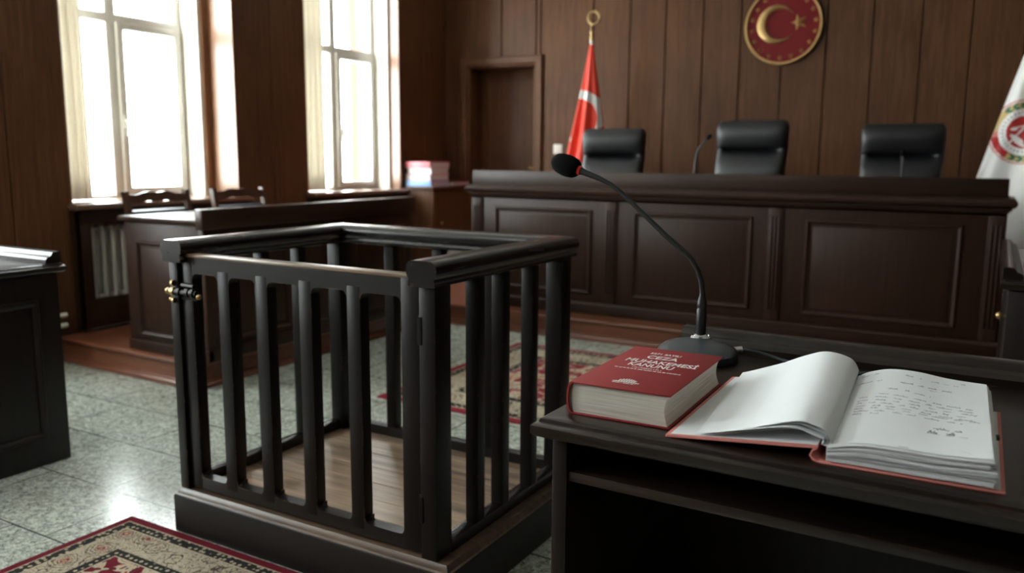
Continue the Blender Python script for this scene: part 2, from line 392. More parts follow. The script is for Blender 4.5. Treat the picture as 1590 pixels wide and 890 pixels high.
# window wall: boarded piers between deep niches
niches = [(-1.10, .36), (1.20, 2.66), (3.47, 4.955), (5.76, 7.15)]
NZ = 3.42
mb = MB(); ys = [-4.1]+[v for n in niches for v in n]+[8.02]
for a, b_ in zip(ys[0::2], ys[1::2]):
    n = max(1, round((b_-a)/.42)); w = (b_-a)/n
    if abs(a-2.66) < .01: cuts = [2.66, 3.077, 3.47]
    else: cuts = [a+i*w for i in range(n+1)]
    mb.box(-6.15, XW-.03, a, b_, 0, ZC, 0)
    for c0, c1 in zip(cuts[:-1], cuts[1:]):
        mb.box(XW-.04, XW, c0+(.004 if c0 > a else 0), c1-(.004 if c1 < b_ else 0), 0, ZC, .004, 1)
for a, b_ in niches:
    mb.box(-6.15, XW, a, b_, NZ, ZC, 0)
struct('wall_left', mb, M['wall'])

# windows
def window(n, y0, y1, xw, ya, ym, yb, sash0, zs=1.03, jx=-5.78, xl=None):
    """y0..y1 the niche, ya..yb the frame, ym..sash0 the mullion"""
    t = Thing('window_%d' % n, kind='structure', loc=(xw, (y0+y1)/2, zs))
    zt = NZ
    # white reveal boards between niche side and frame
    mb = MB()
    mb.box(xw-.12, jx, y0, ya, zs, zt, .004, 1); mb.box(xw-.12, jx, yb, y1, zs, zt, .004, 1)
    mb.box(xw-.12, xw+.03, y0, y1, zt-.08, zt, .004, 1); mb.box(xw-.2, xw+.02, y0, y1, 0, zs, 0)
    t.part('reveal', mb, M['plaster'])
    f = MB(); fz0, fz1 = zs, zt-.08; w = .055; x0, x1 = xw-.05, xw+.02
    f.box(x0, x1, ya, ya+w, fz0, fz1, .006); f.box(x0, x1, yb-w, yb, fz0, fz1, .006)
    f.box(x0+.002, x1-.002, ya+.01, yb-.01, fz0+.001, fz0+.055, .006); f.box(x0+.002, x1-.002, ya+.01, yb-.01, fz1-w, fz1-.001, .006)
    f.box(x0, x1+.004, ym, sash0-.04, fz0, fz1, .006)
    f.box(x0-.002, x1+.007, ya+.003, yb-.003, 2.395, 2.465, .008)
    t.part('window_frame', f, M['frame'])
    s = MB(); sx0, sx1 = xw-.03, xw+.045; a, b_ = sash0-.05, yb-.025
    z0, z1 = fz0+.05, 2.41; sw = .06
    s.box(sx0, sx1, a, a+sw, z0, z1, .008); s.box(sx0, sx1, b_-sw, b_, z0, z1, .008); s.box(sx0+.002, sx1-.002, a+.01, b_-.01, z0+.001, z0+sw, .008); s.box(sx0+.002, sx1-.002, a+.01, b_-.01, z1-sw, z1-.001, .008)
    sash = t.part('sash', s, M['frame'])
    h = MB(); hy = a+sw/2; h.box(sx1, sx1+.012, hy-.016, hy+.016, 1.60, 1.70, .004); h.tube([(sx1+.01, hy, 1.66), (sx1+.04, hy, 1.66)], .009); h.box(sx1+.03, sx1+.05, hy-.012, hy+.012, 1.54, 1.67, .006)
    t.part('handle', h, M['frame'], sash)
    for (a_, b2, c_, d_) in ((ya+w, ym, fz0+.055, 2.395), (ya+w, ym, 2.465, fz1-w), (sash0-.04, yb-w, 2.465, fz1-w), (a+sw-.005, b_-sw+.005, z0+sw-.005, z1-sw+.005)):
        t.part('pane', MB().box(xw-.012, xw-.006, a_-.004, b2+.004, c_-.004, d_+.004, 0), M['glass'])
    # wooden lining of the niche sides
    l = MB(); l.box(jx+.002, XW+.004, y1-.012, y1, 0, NZ, .002, 1); l.box(jx+.002, XW+.004, y0, y0+.012, 0, NZ, .002, 1)
    l.box(jx, jx+.02, yb+.03, y1-.012, zs, NZ, .003, 1)
    t.part('lining', l, M['liningw'])
    L_ = bpy.data.lights.new('daylight_portal', 'AREA'); L_.shape = 'RECTANGLE'; L_.size = yb-ya; L_.size_y = fz1-fz0; L_.cycles.is_portal = True
    lo = bpy.data.objects.new('daylight_portal', L_); C.objects.link(lo); lo.location = (xw-.14, (ya+yb)/2, (fz0+fz1)/2)
    lo.rotation_euler = Vector((1,0,0)).to_track_quat('-Z', 'Z').to_euler()
window(1, 3.47, 4.955, -6.00, 3.55, 4.16, 4.85, 4.29, jx=-5.78)
window(2, 5.76, 7.15, -5.80, 5.80, 6.43, 7.105, 6.555, jx=-5.60, xl=-5.60)
window(4, -1.10, .36, -6.00, -1.02, -.44, .26, -.31, jx=-5.78)  # unseen window, added to bring more daylight into the room
window(3, 1.20, 2.66, -6.00, 1.28, 1.86, 2.56, 1.99, jx=-5.78)  # unseen too, added for extra daylight from the left
for i, (lx, ly) in enumerate(((-3.2, -.5), (-3.2, -2.4))):  # unseen ceiling panels, added to brighten the room
    t = Thing('added_ceiling_light', ('unseen white fill light panel added on the ceiling, the one nearer the dock', 'unseen white fill light panel added on the ceiling, the one nearer the rear wall')[i], 'added fill light', (lx, ly, ZC), 0, 'added ceiling fill lights')
    m = MB(); m.sweep([(-.03, 0), (.02, 0), (.02, -.02), (.0, -.03), (-.03, -.03)], [(lx-.6, ly-.6, ZC), (lx+.6, ly-.6, ZC), (lx+.6, ly+.6, ZC), (lx-.6, ly+.6, ZC)], closed=True)
    t.part('fill_light_frame', m, M['frame']); t.part('fill_diffuser', MB().box(lx-.58, lx+.58, ly-.58, ly+.58, ZC-.022, ZC-.015, .002, 1), M['fill_lamp'])

# curtains, drawn to the sides
def curtain(y0, y1, x, label, folds, group='curtains drawn to the sides of the windows', amp=.022):
    t = MB()
    def fn(u, v):
        z = 1.075+v*(3.36-1.075); y = y0+u*(y1-y0); ph = u*folds*2*PI
        return (x+amp*math.sin(ph)*(1-.15*v)+.004*math.sin(7*v+9*u), y+.006*math.sin(3*v+20*u), z)
    n = 60; V = []; 
    top = [Vector(fn(i/n, j/12)) for j in range(13) for i in range(n+1)]
    t.surf(fn, n, 12)
    o = t.build('curtain', M['curtain'], None, (x, (y0+y1)/2, 1.075), 80)
    md = o.modifiers.new('thick', 'SOLIDIFY'); md.thickness = .002
    o.location = (x, (y0+y1)/2, 1.075)
    return tag(o, label, 'curtain', group)
curtain(3.495, 3.80, -5.74, 'cream curtain bunched at the left side of the nearer window', 5)
curtain(5.785, 6.20, -5.66, 'cream curtain bunched at the left side of the farther window', 6)

# raised platform along the window side and under the judges' bench
PH = .165
plat = [(-5.48, 3.32), (-4.07, 3.30), (-4.12, 5.80), (2.6, 5.80), (2.6, 8.0), (-5.48, 8.0)]
mb = MB(); mb.prism(plat, 'z', 0, PH-.02)
prof = [(-.03, PH-.026), (.0, PH-.026), (.006, PH-.03), (.022, PH-.022), (.026, PH-.012), (.022, PH-.003), (.014, PH+.0006), (-.03, PH+.0006)]
mb.prism(plat, 'z', PH-.025, PH)
mb.sweep(prof, [(-5.48, 3.32, 0), (-4.07, 3.30, 0), (-4.12, 5.80, 0), (2.6, 5.80, 0)])
mb.sweep([(-.02, 0), (.028, 0), (.028, .018), (.018, .028), (.014, .04), (0, .046), (-.02, .046)], [(-5.48, 3.32, 0), (-4.07, 3.30, 0), (-4.12, 5.80, 0), (2.6, 5.80, 0)])
struct('platform', mb, M['platx'])
struct('dais', MB().box(-3.70, 2.6, 6.37, 7.99, PH, .45, .01), M['platx'])

# door with deep frame
t = Thing('door_1', kind='structure', loc=((DX0+DX1)/2, YB, PH))
mb = MB()
prof = [(0, 0), (0, .02), (.012, .028), (.03, .024), (.05, .03), (.075, .03), (.085, .022), (.085, 0)]
mb.sweep([(-u, v) for u, v in prof][::-1], [(DX0, YB-.002, PH), (DX0, YB-.002, DZ), (DX1, YB-.002, DZ), (DX1, YB-.002, PH)], (0,-1,0))
mb.box(DX0-.01, DX0+.02, YB-.005, YB+.3, PH, DZ, .003); mb.box(DX1-.02, DX1+.01, YB-.005, YB+.3, PH, DZ, .003); mb.box(DX0, DX1, YB-.005, YB+.3, DZ-.02, DZ+.01, .003)
t.part('door_frame', mb, M['wall'])
leaf = MB(); leaf.box(DX0+.02, DX1-.02, YB+.25, YB+.29, PH, DZ-.02, .003)
for z0, z1 in ((.35, 1.1), (1.25, 2.2)):
    leaf.sweep([(0, 0), (.0, .008), (.012, .012), (.024, .004), (.024, 0)], [(DX0+.16, YB+.25, z0), (DX1-.16, YB+.25, z0), (DX1-.16, YB+.25, z1), (DX0+.16, YB+.25, z1)], (0,-1,0), True)
lf = t.part('leaf', leaf, M['wall'])
h = MB(); hx = DX1-.08; h.box(hx-.02, hx+.02, YB+.244, YB+.25, 1.16, 1.36, .004); h.tube([(hx, YB+.25, 1.28), (hx, YB+.21, 1.28)], .009); h.tube([(hx, YB+.21, 1.28), (hx-.11, YB+.205, 1.28)], .009)
t.part('door_handle', h, M['brass'], lf)

# ------------------------------------------------------------------ raised-panel moulding frame helper
FR = [(0, 0), (0, .006), (.006, .014), (.014, .016), (.022, .012), (.028, .005), (.032, .004), (.032, 0)]
def frame_rect(mb, a, b, c, d, at, face, prof=FR):
    """a moulding frame on a face: face '-y','+x','-x': (a..b horizontal, c..d vertical)"""
    if face == '-y': pts = [(a, at, c), (b, at, c), (b, at, d), (a, at, d)]; n = (0,-1,0)
    elif face == '+y': pts = [(b, at, c), (a, at, c), (a, at, d), (b, at, d)]; n = (0,1,0)
    elif face == '+x': pts = [(at, a, c), (at, b, c), (at, b, d), (at, a, d)]; n = (1,0,0)
    else: pts = [(at, b, c), (at, a, c), (at, a, d), (at, b, d)]; n = (-1,0,0)
    mb.sweep([(-u, v) for u, v in prof], pts, n, True)

# ------------------------------------------------------------------ judges' bench
t = Thing('judges_bench', 'long dark panelled judges\' bench on the platform across the back', 'bench', (-1.9, 6.2, PH))
BX0, BX1, BY = -3.84, .07, 6.0
mb = MB(); mb.box(BX0, BX1, BY, BY+.06, PH, 1.08, .004); mb.box(BX0, BX0+.05, BY+.05, BY+.36, PH, 1.08, .004); mb.box(BX1-.05, BX1, BY+.05, BY+.36, PH, 1.08, .004)
t.part('body', mb, M['benchz'])
mb = MB(); mb.box(BX0-.012, BX1+.012, BY-.022, BY+.05, PH, PH+.075, .006); mb.sweep([(-.005, 0), (.018, 0), (.018, .006), (.006, .02), (-.005, .022)], [(BX0-.006, BY+.05, PH+.075), (BX0-.006, BY-.016, PH+.075), (BX1+.006, BY-.016, PH+.075), (BX1+.006, BY+.05, PH+.075)])
t.part('plinth', mb, M['benchx'])
for a, b_ in ((BX0, BX0+.10), (-2.62, -2.52), (-1.37, -1.27), (BX1-.10, BX1)):
    p = MB(); w = (b_-a)
    p.box(a, b_, BY-.014, BY+.01, PH+.07, 1.06, .003)
    for k in range(3): 
        cx = a+w*(.25+.25*k); p.box(cx-.008, cx+.008, BY-.024, BY-.01, PH+.18, 1.0, .007)
    t.part('pilaster', p, M['benchz'])
for a, b_ in ((-3.615, -2.73), (-2.385, -1.48), (-1.12, -.162)):
    p = MB(); frame_rect(p, a, b_, .325, .993, BY, '-y')
    p.box(a+.05, b_-.05, BY-.004, BY+.01, .375, .943, .003)
    t.part('panel', p, M['benchz'])
mb = MB(); path = [(BX0-.005, BY+.36, 0), (BX0-.005, BY-.01, 0), (BX1+.005, BY-.01, 0), (BX1+.005, BY+.36, 0)]
mb.sweep([(-.04, 1.075), (.0, 1.075), (.004, 1.085), (.016, 1.092), (.018, 1.105), (.034, 1.112), (.044, 1.125), (.046, 1.14), (.038, 1.155), (.028, 1.16), (.028, 1.168), (-.04, 1.17)], path)
mb.box(BX0, BX1, BY, BY+.06, 1.06, 1.14, 0)
t.part('ledge', mb, M['benchx'])
mb = MB(); mb.box(BX0+.0, BX1-.005, BY-.006, BY+.035, 1.16, 1.288, .006)
t.part('front_board', mb, M['benchx'])
mb = MB(); mb.box(BX0-.01, BX1+.01, BY+.036, BY+.36, 1.14, 1.175, .006)
t.part('worktop', mb, M['benchx'])

# ------------------------------------------------------------------ leather chairs
def office_chair(label, x, y, lift, rot):
    z = .45
    t = Thing('office_chair', label, 'chair', (x, y, z), rot, 'black leather chairs behind the judges\' bench')
    # local: faces -y
    def sect(zz, hw, yf, yb, dent=0.0, n=40):
        ring = []
        for k in range(n):
            a = 2*PI*k/n; ca, sa = math.cos(a), math.sin(a); e = .42
            px = hw*math.copysign(abs(ca)**e, ca); f = math.copysign(abs(sa)**e, sa)
            yc = (yf+yb)/2; hh = (yb-yf)/2; py = yc+hh*f
            if f < 0: py += dent*(1-min(1, abs(px/(hw*.86)))**6)*(-f)
            ring.append((px, py, zz))
        return ring
    up_ = Matrix.Translation((0, 0, lift))
    rings = []; Z = [.50, .505, .52, .56, .64, .72, .80, .88, .93, .955, .97, .98, .99, 1.0, 1.02, 1.05, 1.09, 1.13, 1.165, 1.185, 1.197, 1.203]
    for zz in Z:
        v = (zz-.5)/.703; hw = .268+.022*v
        lean = .09*min(v, .66)+.015*max(0, v-.66)
        yf = -.075+lean; yb = .03+lean; dent = 0
        yf -= .055*math.exp(-((zz-.80)/.12)**2)                      # lumbar swell
        if zz > .985: yf -= .040*math.exp(-((zz-1.10)/.12)**2)       # head cushion
        dent = .065*math.exp(-((zz-.968)/.022)**2) if zz < .985 else .012*math.exp(-((zz-.985)/.012)**2)
        k = max(0, (zz-1.13)/.073); 
        if k > 0: s_ = math.sqrt(max(0, 1-k*k*.96)); hw -= .045*(1-s_); mid = (yf+yb)/2; yf = mid+(yf-mid)*(.25+.75*s_); yb = mid+(yb-mid)*(.25+.75*s_)
        k = max(0, (.53-zz)/.03)
        if k > 0: hw -= .03*k; yf += .02*k; yb -= .02*k
        rings.append([(p[0], p[1], p[2]+lift) for p in sect(zz, hw, yf, yb, dent)])
    b = MB().loft(rings); t.part('backrest', b, M['leather'], local=True, smooth=60)
    b = MB()
    rr = []
    for zz, s_ in ((.42, .9), (.43, .98), (.46, 1), (.50, 1), (.53, .97), (.545, .88)):
        rr.append([(p[0], p[1], p[2]+lift) for p in sect(zz, .265*s_, -.49-.0*s_, .02, 0)])
    t.part('seat', b.loft(rr), M['leather'], local=True, smooth=60)
    for s_ in (-1, 1):
        a = MB(); a.tube([(s_*.27, -.05, .47), (s_*.31, -.06, .55), (s_*.315, -.08, .66), (s_*.315, -.2, .69), (s_*.315, -.36, .69), (s_*.31, -.42, .62), (s_*.28, -.38, .48)], .02, 10)
        a.box(s_*.315-.035, s_*.315+.035, -.37, -.1, .695, .725, .012)
        t.part('armrest', a, M['plastic'], local=True)
    t.part('gas_column', MB().lathe([(.03, .09), (.03, .25), (.02, .26), (.02, .43+lift)], (0, -.22, 0)), M['plastic'], local=True)
    for k in range(5):
        a = 2*PI*k/5+.3; c_, s_ = math.cos(a), math.sin(a)
        l = MB(); l.tube([(.02*c_, -.22+.02*s_, .10), (.18*c_, -.22+.18*s_, .09), (.30*c_, -.22+.30*s_, .065)], [.03, .024, .016], 8)
        leg = t.part('leg', l, M['plastic'], local=True)
        t.part('castor', MB().ball((.30*c_, -.22+.30*s_, .027), (.027, .027, .027), 12), M['plastic'], leg, local=True)
    return t
office_chair('black leather chair behind the bench, beside the red flag', -2.955, 6.90, 0, 0.02)
office_chair('black leather chair behind the middle of the bench, under the round emblem', -1.75, 6.90, .05, -.06)
office_chair('black leather chair behind the bench, nearest the white flag', -.635, 6.90, .01, .03)

# thin microphones on the judges' worktop
def bench_mic(label, base, pts):
    t = Thing('gooseneck_microphone', label, 'microphone', base, 0, 'thin microphones on the judges\' bench')
    x, y, z = base
    t.part('base', MB().lathe([(.05, 0), (.05, .012), (.03, .022), (.012, .03), (.009, .09)], base, n=24), M['plastic'])
    P_ = [(x, y, z+.08)]+[Vector(p) for p in pts]
    t.part('gooseneck', MB().tube(P_, .0065, 8), M['plastic'])
    e = Vector(P_[-1]); d = (e-Vector(P_[-2])).normalized(); q = Vector((0,0,1)).rotation_difference(d).to_matrix().to_4x4()
    t.part('windscreen', MB().ball(e+d*.015, (.016, .016, .026), 14, q), M['foam'])
bench_mic('thin black microphone bent to the right on the bench, left of the middle chair', (-1.99, 6.20, 1.175), [(-1.985, 6.20, 1.36), (-1.97, 6.20, 1.45), (-1.93, 6.20, 1.51), (-1.895, 6.20, 1.545)])
bench_mic('thin black upright microphone on the bench, in front of the chair nearest the white flag', (-.56, 6.20, 1.175), [(-.56, 6.20, 1.28), (-.562, 6.20, 1.36), (-.565, 6.20, 1.43)])

# ------------------------------------------------------------------ wall emblem
EC = Vector((-1.787, YB, 2.585)); R_ = .345
t = Thing('wall_emblem', 'round red emblem with gilt crescent, star and rim on the back wall', 'emblem', tuple(EC))
t.part('disc', MB().lathe([(.001, -.03), (R_*.9, -.03), (R_*.94, -.03), (R_*.94, 0)], EC, 'y', 72), M['emblemred'])
t.part('rim', MB().lathe([(R_*.92, -.02), (R_*.925, -.042), (R_*.945, -.05), (R_*.975, -.05), (R_*.995, -.042), (R_, -.03), (R_, 0), (R_*.92, 0)], EC, 'y', 96), M['gold'])
def crescent(cx, cz, ro, ci, ri, y, h, n=48):
    """bevelled crescent; inner circle centre offset ci"""
    m = MB(); # intersection angles
    d = ci; a = math.acos(max(-1, min(1, (d*d+ro*ro-ri*ri)/(2*d*ro))))
    b = math.acos(max(-1, min(1, (d*d+ri*ri-ro*ro)/(2*d*ri)))); b = PI-b
    outer = []; inner = []; ridge = []
    for k in range(n+1):
        u = k/n; ao = a+(2*PI-2*a)*u; ai = b+(2*PI-2*b)*u
        o = (cx+ro*math.cos(ao), cz+ro*math.sin(ao)); i = (cx+d+ri*math.cos(ai), cz+ri*math.sin(ai))
        outer.append(o); inner.append(i); ridge.append(((o[0]+i[0])/2, (o[1]+i[1])/2))
    rings = []
    for o, r, i in zip(outer, ridge, inner):
        w = math.hypot(o[0]-i[0], o[1]-i[1]); hh = min(h, w*.5)
        rings.append([(o[0], y, o[1]), (o[0]*.75+r[0]*.25, y-hh*.7, o[1]*.75+r[1]*.25), (r[0], y-hh, r[1]), (i[0]*.75+r[0]*.25, y-hh*.7, i[1]*.75+r[1]*.25), (i[0], y, i[1])])
    return m.loft(rings)
t.part('crescent', crescent(EC.x-.063, EC.z+.012, .172, .047, .132, YB-.029, .03), M['gold'])
def star(m, cx, cz, r, y, h, rot=0, k=.42):
    pts = []
    for i in range(10):
        a = PI/2+rot+i*PI/5; q = r if i % 2 == 0 else r*k
        pts.append((cx+q*math.cos(a), y, cz+q*math.sin(a)))
    return m.add(pts+[(cx, y-h, cz)], [(i, (i+1) % 10, 10) for i in range(10)]+[tuple(range(10))[::-1]])
t.part('star', star(MB(), EC.x+.137, EC.z+.02, .078, YB-.029, .028, PI/2), M['gold'], smooth=5)
for i in range(18):
    a = 2*PI*i/18+.12
    t.part('small_star', star(MB(), EC.x+.283*math.cos(a), EC.z+.283*math.sin(a), .026, YB-.029, .012, a-PI/2, .5), M['gold'], smooth=5)

# wall socket
t = Thing('wall_socket', 'small white socket plate on the back wall beside the red flag', 'socket', (-4.05, YB, 1.485))
t.part('plate', MB().box(-4.10, -4.0, YB-.012, YB, 1.435, 1.535, .006), M['socket'])
t.part('insert', MB().lathe([(.03, -.014), (.03, -.010), (.026, -.012), (.001, -.010)][::-1], (-4.05, YB-.002, 1.485), 'y', 24), M['socket'])

# ------------------------------------------------------------------ flags
def flag_pole(t, x, y, z0, z1, mat):
    t.part('pole', MB().tube([(x, y, z0), (x, y, z1)], .016, 12), mat)
    t.part('stand', MB().lathe([(.18, 0), (.18, .02), (.15, .035), (.06, .05), (.03, .09), (.02, .11)], (x, y, z0), n=32), M['brass'])
def cone_cloth(axis_top, radius, folds, nth, nz, z0, z1, pattern, shift):
    """cloth hanging in folds about a pole; pattern(x,z)->material index on the room side"""
    m = MB(); V = []
    for j in range(nz+1):
        z = z0+(z1-z0)*j/nz; rx, ry = radius(z)
        cx, cy = axis_top[0]+shift(z), axis_top[1]
        for i in range(nth):
            a = 2*PI*i/nth; f = 1+folds*math.sin(7*a+.8*math.sin(2.1*z))*min(1, rx/.15)
            V.append((cx+rx*math.cos(a)*(1+.25*(f-1)), cy+ry*math.sin(a)*f, z))
    F = []
    for j in range(nz):
        for i in range(nth):
            k = (i+1) % nth; F.append((j*nth+i, j*nth+k, (j+1)*nth+k, (j+1)*nth+i))
    F.append(tuple(nz*nth+i for i in range(nth)))
    m.add(V, F); mi = []
    for f in F:
        cx = sum(V[i][0] for i in f)/len(f); cy = sum(V[i][1] for i in f)/len(f); cz = sum(V[i][2] for i in f)/len(f)
        mi.append(pattern(cx, cz) if cy < axis_top[1]+.01 and len(f) == 4 else 0)
    m.mi = mi; return m
FX, FY = -3.455, 7.5
t = Thing('red_flag', 'red flag with white crescent furled on a pole behind the left chair', 'flag', (FX, FY, .45))
flag_pole(t, FX, FY, .45, 2.53, M['silver'])
def rpat(x, z):
    o = math.hypot(x+3.535, z-1.80); i = math.hypot(x+3.556, z-1.755)
    if o < .235 and i > .205 and z > 1.60: return 1
    if math.hypot(x+3.665, z-1.585) < .05 and math.hypot(x+3.665, z-1.61) > .05: return 1
    return 0
def rrad(z):
    k = max(0, (2.46-z)/1.06); return (.018+.185*k if z > 1.2 else .018+.185*1.19, .018+.10*min(k, 1.19))
t.part('cloth', cone_cloth((FX, FY), rrad, .32, 168, 300, .62, 2.46, rpat, lambda z: -.03*max(0, (2.46-z)/1.06)), [M['flagred'], M['flagwhite']], smooth=60)
f = MB(); f.lathe([(.017, 2.50), (.02, 2.52), (.012, 2.55), (.02, 2.58), (.012, 2.60), (.009, 2.66)], (FX, FY, 0), n=20)
mo = [(FX+.058*math.sin(a)+.018, FY, 2.705-.058*math.cos(a)) for a in [.0+2*PI*k/28 for k in range(28)]]
f.tube(mo, .012, 10, closed=True)
t.part('finial', f, M['brass'])
# white flag at the right edge
GX, GY = .245, 7.0
t = Thing('white_flag', 'white flag with round red crest furled on a pole at the right edge', 'flag', (GX, GY, .45))
flag_pole(t, GX, GY, .45, 2.75, M['silver'])
KX, KZ, KR = .135, 1.595, .225
def ell(x, z, cx, cz, a, b, rot):
    c_, s_ = math.cos(rot), math.sin(rot); dx, dz = x-cx, z-cz
    return ((dx*c_+dz*s_)/a)**2+((-dx*s_+dz*c_)/b)**2 < 1
def wpat(x, z):
    dx, dz = (x-KX), (z-KZ); r = math.hypot(dx, dz)/KR; a = math.atan2(dz, dx)
    if r > 1: return 0
    if r > .955: return 2
    if r > .925: return 0
    if r > .72:
        da = math.degrees(a) % 360
        for c0 in (95, 110, 125, 250, 264, 278):
            for s_ in (-1, 1):
                aa = math.radians(c0); rr = KR*(.825+.05*s_)
                if ell(x, z, KX+rr*math.cos(aa), KZ+rr*math.sin(aa), .027, .010, aa+PI/2+.5*s_): return 4
        if 130 < da < 178 or 238 < da < 290 or 85 < da < 130: return 3
        if 190 < da < 238: return 1
        return 2
    if r > .50:
        if .56 < r < .66 and math.sin(a*34) > .1 and not (r > .6 and math.sin(a*68) > .5): return 5
        return 0
    # red heart with pale book and scales
    if ell(x, z, KX-.045, KZ-.045, .05, .016, -.6) or ell(x, z, KX-.03, KZ-.075, .05, .012, -.6): return 0
    if ell(x, z, KX-.065, KZ+.02, .02, .010, 0): return 0
    if abs((x-KX+.03)*.8-(z-KZ)*.6) < .006 and abs(z-KZ) < .09: return 0
    if abs((z-KZ-.045)-(x-KX)*.25) < .004 and abs(x-KX) < .08: return 0
    return 1
def wrad(z):
    k = max(0, (2.62-z)/1.30); k = min(k, 1.12); return (.02+.345*k, .02+.13*k)
t.part('cloth', cone_cloth((GX, GY), wrad, .16, 240, 420, .62, 2.62, wpat, lambda z: 0), [M['flagwhite'], M['crestred'], M['crestpink'], M['crestgold'], M['crestgreen'], M['crestgrey']], smooth=60)
t.part('finial', MB().lathe([(.017, 2.72), (.022, 2.75), (.012, 2.78), (.03, 2.83), (.001, 2.90)], (GX, GY, 0), n=20), M['brass'])

# ------------------------------------------------------------------ clerk's bench at the windows
t = Thing('clerk_bench', 'panelled wooden desk with raised front board on the platform by the windows', 'desk', (-4.37, 4.35, PH))
LX0, LX1, LY0, LY1 = -4.745, -4.02, 3.345, 5.36
t.part('body', MB().box(LX1-.05, LX1, LY0, LY1, PH, .985, .004).box(LX0, LX1-.04, LY0, LY0+.045, PH, .985, .004).box(LX0, LX1-.04, LY1-.045, LY1, PH, .985, .004), M['benchz'])
mb = MB(); mb.box(LX0-.01, LX1+.012, LY0-.012, LY0+.03, PH, PH+.07, .006); mb.box(LX1-.03, LX1+.012, LY0-.01, LY1+.012, PH, PH+.07, .006)
t.part('plinth', mb, M['benchx'])
p = MB(); frame_rect(p, LX0+.11, LX1-.10, .265, .872, LY0, '-y'); p.box(LX0+.17, LX1-.16, LY0-.004, LY0+.01, .32, .82, .003); t.part('panel', p, M['benchz'])
for a, b_ in ((LY0+.09, LY0+.69), (LY0+.75, LY0+1.27), (LY0+1.33, LY1-.09)):
    p = MB(); frame_rect(p, a, b_, .265, .872, LX1, '+x'); p.box(LX1-.01, LX1+.004, a+.05, b_-.05, .32, .82, .003); t.part('panel', p, M['benchz'])
mb = MB(); mb.box(LX0+.02, LX1-.02, LY0+.02, LY1-.02, .985, 1.018, 0)
mb.sweep([(-.02, .982), (.012, .982), (.022, .99), (.028, 1.0), (.028, 1.01), (.02, 1.018), (-.02, 1.018)], [(LX0, LY0, 0), (LX1, LY0, 0), (LX1, LY1, 0), (LX0, LY1, 0)], closed=True)
t.part('worktop', mb, M['benchy'])
t.part('front_board', MB().box(LX1-.03, LX1+.032, LY0-.03, LY1+.03, .962, 1.084, .006), M['benchy'])

# wooden chairs behind it
def wood_chair(label, x, y):
    t = Thing('wooden_chair', label, 'chair', (x, y, PH), PI/2, 'wooden chairs behind the clerk\'s desk')  # local -y faces the room (+x)
    hw = .245; m = M['chairwood']; H = .985
    for s_ in (-1, 1):
        t.part('back_post', MB().loft([[(s_*hw+dx*.017, y0+dy*.02, z) for dx, dy in ((-1,-1),(1,-1),(1,1),(-1,1))] for z, y0 in ((0, .03), (.25, 0), (.45, 0), (.75, .03), (H, .075))]), m, local=True)
        t.part('leg', MB().loft([[(s_*.225+dx*w, -.41+dy*w, z) for dx, dy in ((-1,-1),(1,-1),(1,1),(-1,1))] for z, w in ((0, .014), (.30, .02), (.44, .021))]), m, local=True)
    ar = MB(); n = 16; rings = []
    for k in range(n+1):
        u = -1+2*k/n; xx = u*(hw-.012); yy = .062+.012*(1-u*u); zt = H-.028+.022*math.cos(u*PI/2)-.008*math.cos(u*3*PI)*.6; zb = zt-.055-.01*(1-u*u)
        rings.append([(xx, yy-.011, zb), (xx, yy+.011, zb), (xx, yy+.015, zt), (xx, yy-.007, zt)])
    t.part('top_rail', ar.loft(rings), m, local=True)
    ar = MB(); rings = []
    for k in range(n+1):
        u = -1+2*k/n; xx = u*(hw-.012); yy = .055+.012*(1-u*u)
        rings.append([(xx, yy-.03, .70), (xx, yy+.008, .70), (xx, yy+.02, .852), (xx, yy+.012, .858), (xx, yy-.022, .85)])
    t.part('back_pad', ar.loft(rings), M['navy'], local=True)
    t.part('lower_rail', MB().box(-hw, hw, .005, .028, .62, .67, .005), m, local=True)
    t.part('seat', MB().box(-.25, .25, -.44, .02, .44, .50, .02, 3), M['navy'], local=True)
    ap = MB(); ap.box(-.235, .235, -.42, -.40, .38, .445, .004); ap.box(-.245, -.225, -.41, .01, .38, .445, .004); ap.box(.225, .245, -.41, .01, .38, .445, .004)
    t.part('apron', ap, m, local=True)
wood_chair('wooden chair with navy pad, back to the nearer window', -5.03, 3.865)
wood_chair('wooden chair with navy pad in front of the pier between the windows', -5.03, 4.60)

# ------------------------------------------------------------------ radiator cabinets under the windows, with radiators in them
def rad_cabinet(label, y0, y1, holes):
    t = Thing('radiator_cabinet', label, 'radiator cabinet', (-5.4, (y0+y1)/2, PH), 0, 'radiator cabinets under the windows')
    x0, x1 = -5.60, -5.39
    mb = MB(); 
    mb.box(x1-.03, x1, y0, y1, .92, 1.02, .003); mb.box(x1-.03, x1, y0, y1, PH+.03, .40, .003)
    for a, b_ in holes: mb.box(x1-.03, x1, a, b_, .395, .925, .003)
    mb.box(XW+.004, x1, y0, y0+.025, PH+.03, 1.02, .003); mb.box(XW+.004, x1, y1-.025, y1, PH+.03, 1.02, .003)
    t.part('cabinet_front', mb, M['benchz'])
    yi0, yi1 = max(y0, [n for n in niches if n[1] > y0+.3][0][0]), min(y1, [n for n in niches if n[1] > y0+.3][0][1])
    s = MB(); s.box(XW+.005, x1+.038, y0-.015, y1+.015, 1.02, 1.062, .012, 3); s.box((-5.96 if y0 < 5 else -5.76), x1-.07, yi0+.016, yi1-.016, 1.025, 1.062, .004)
    t.part('sill_board', s, M['sillw'])
    return t
M['sillw'] = wood('sill_wood', col(84, 62, 50), col(136, 106, 86), 'y', .26, .4)
rad_cabinet('dark radiator cabinet with open front under the nearer window', 3.445, 4.98, [(3.445, 3.545), (4.17, 4.27), (4.88, 4.98)])
rad_cabinet('radiator cabinet with glossy sill under the farther window', 5.735, 7.14, [(5.735, 5.83), (6.39, 6.49), (7.05, 7.14)])
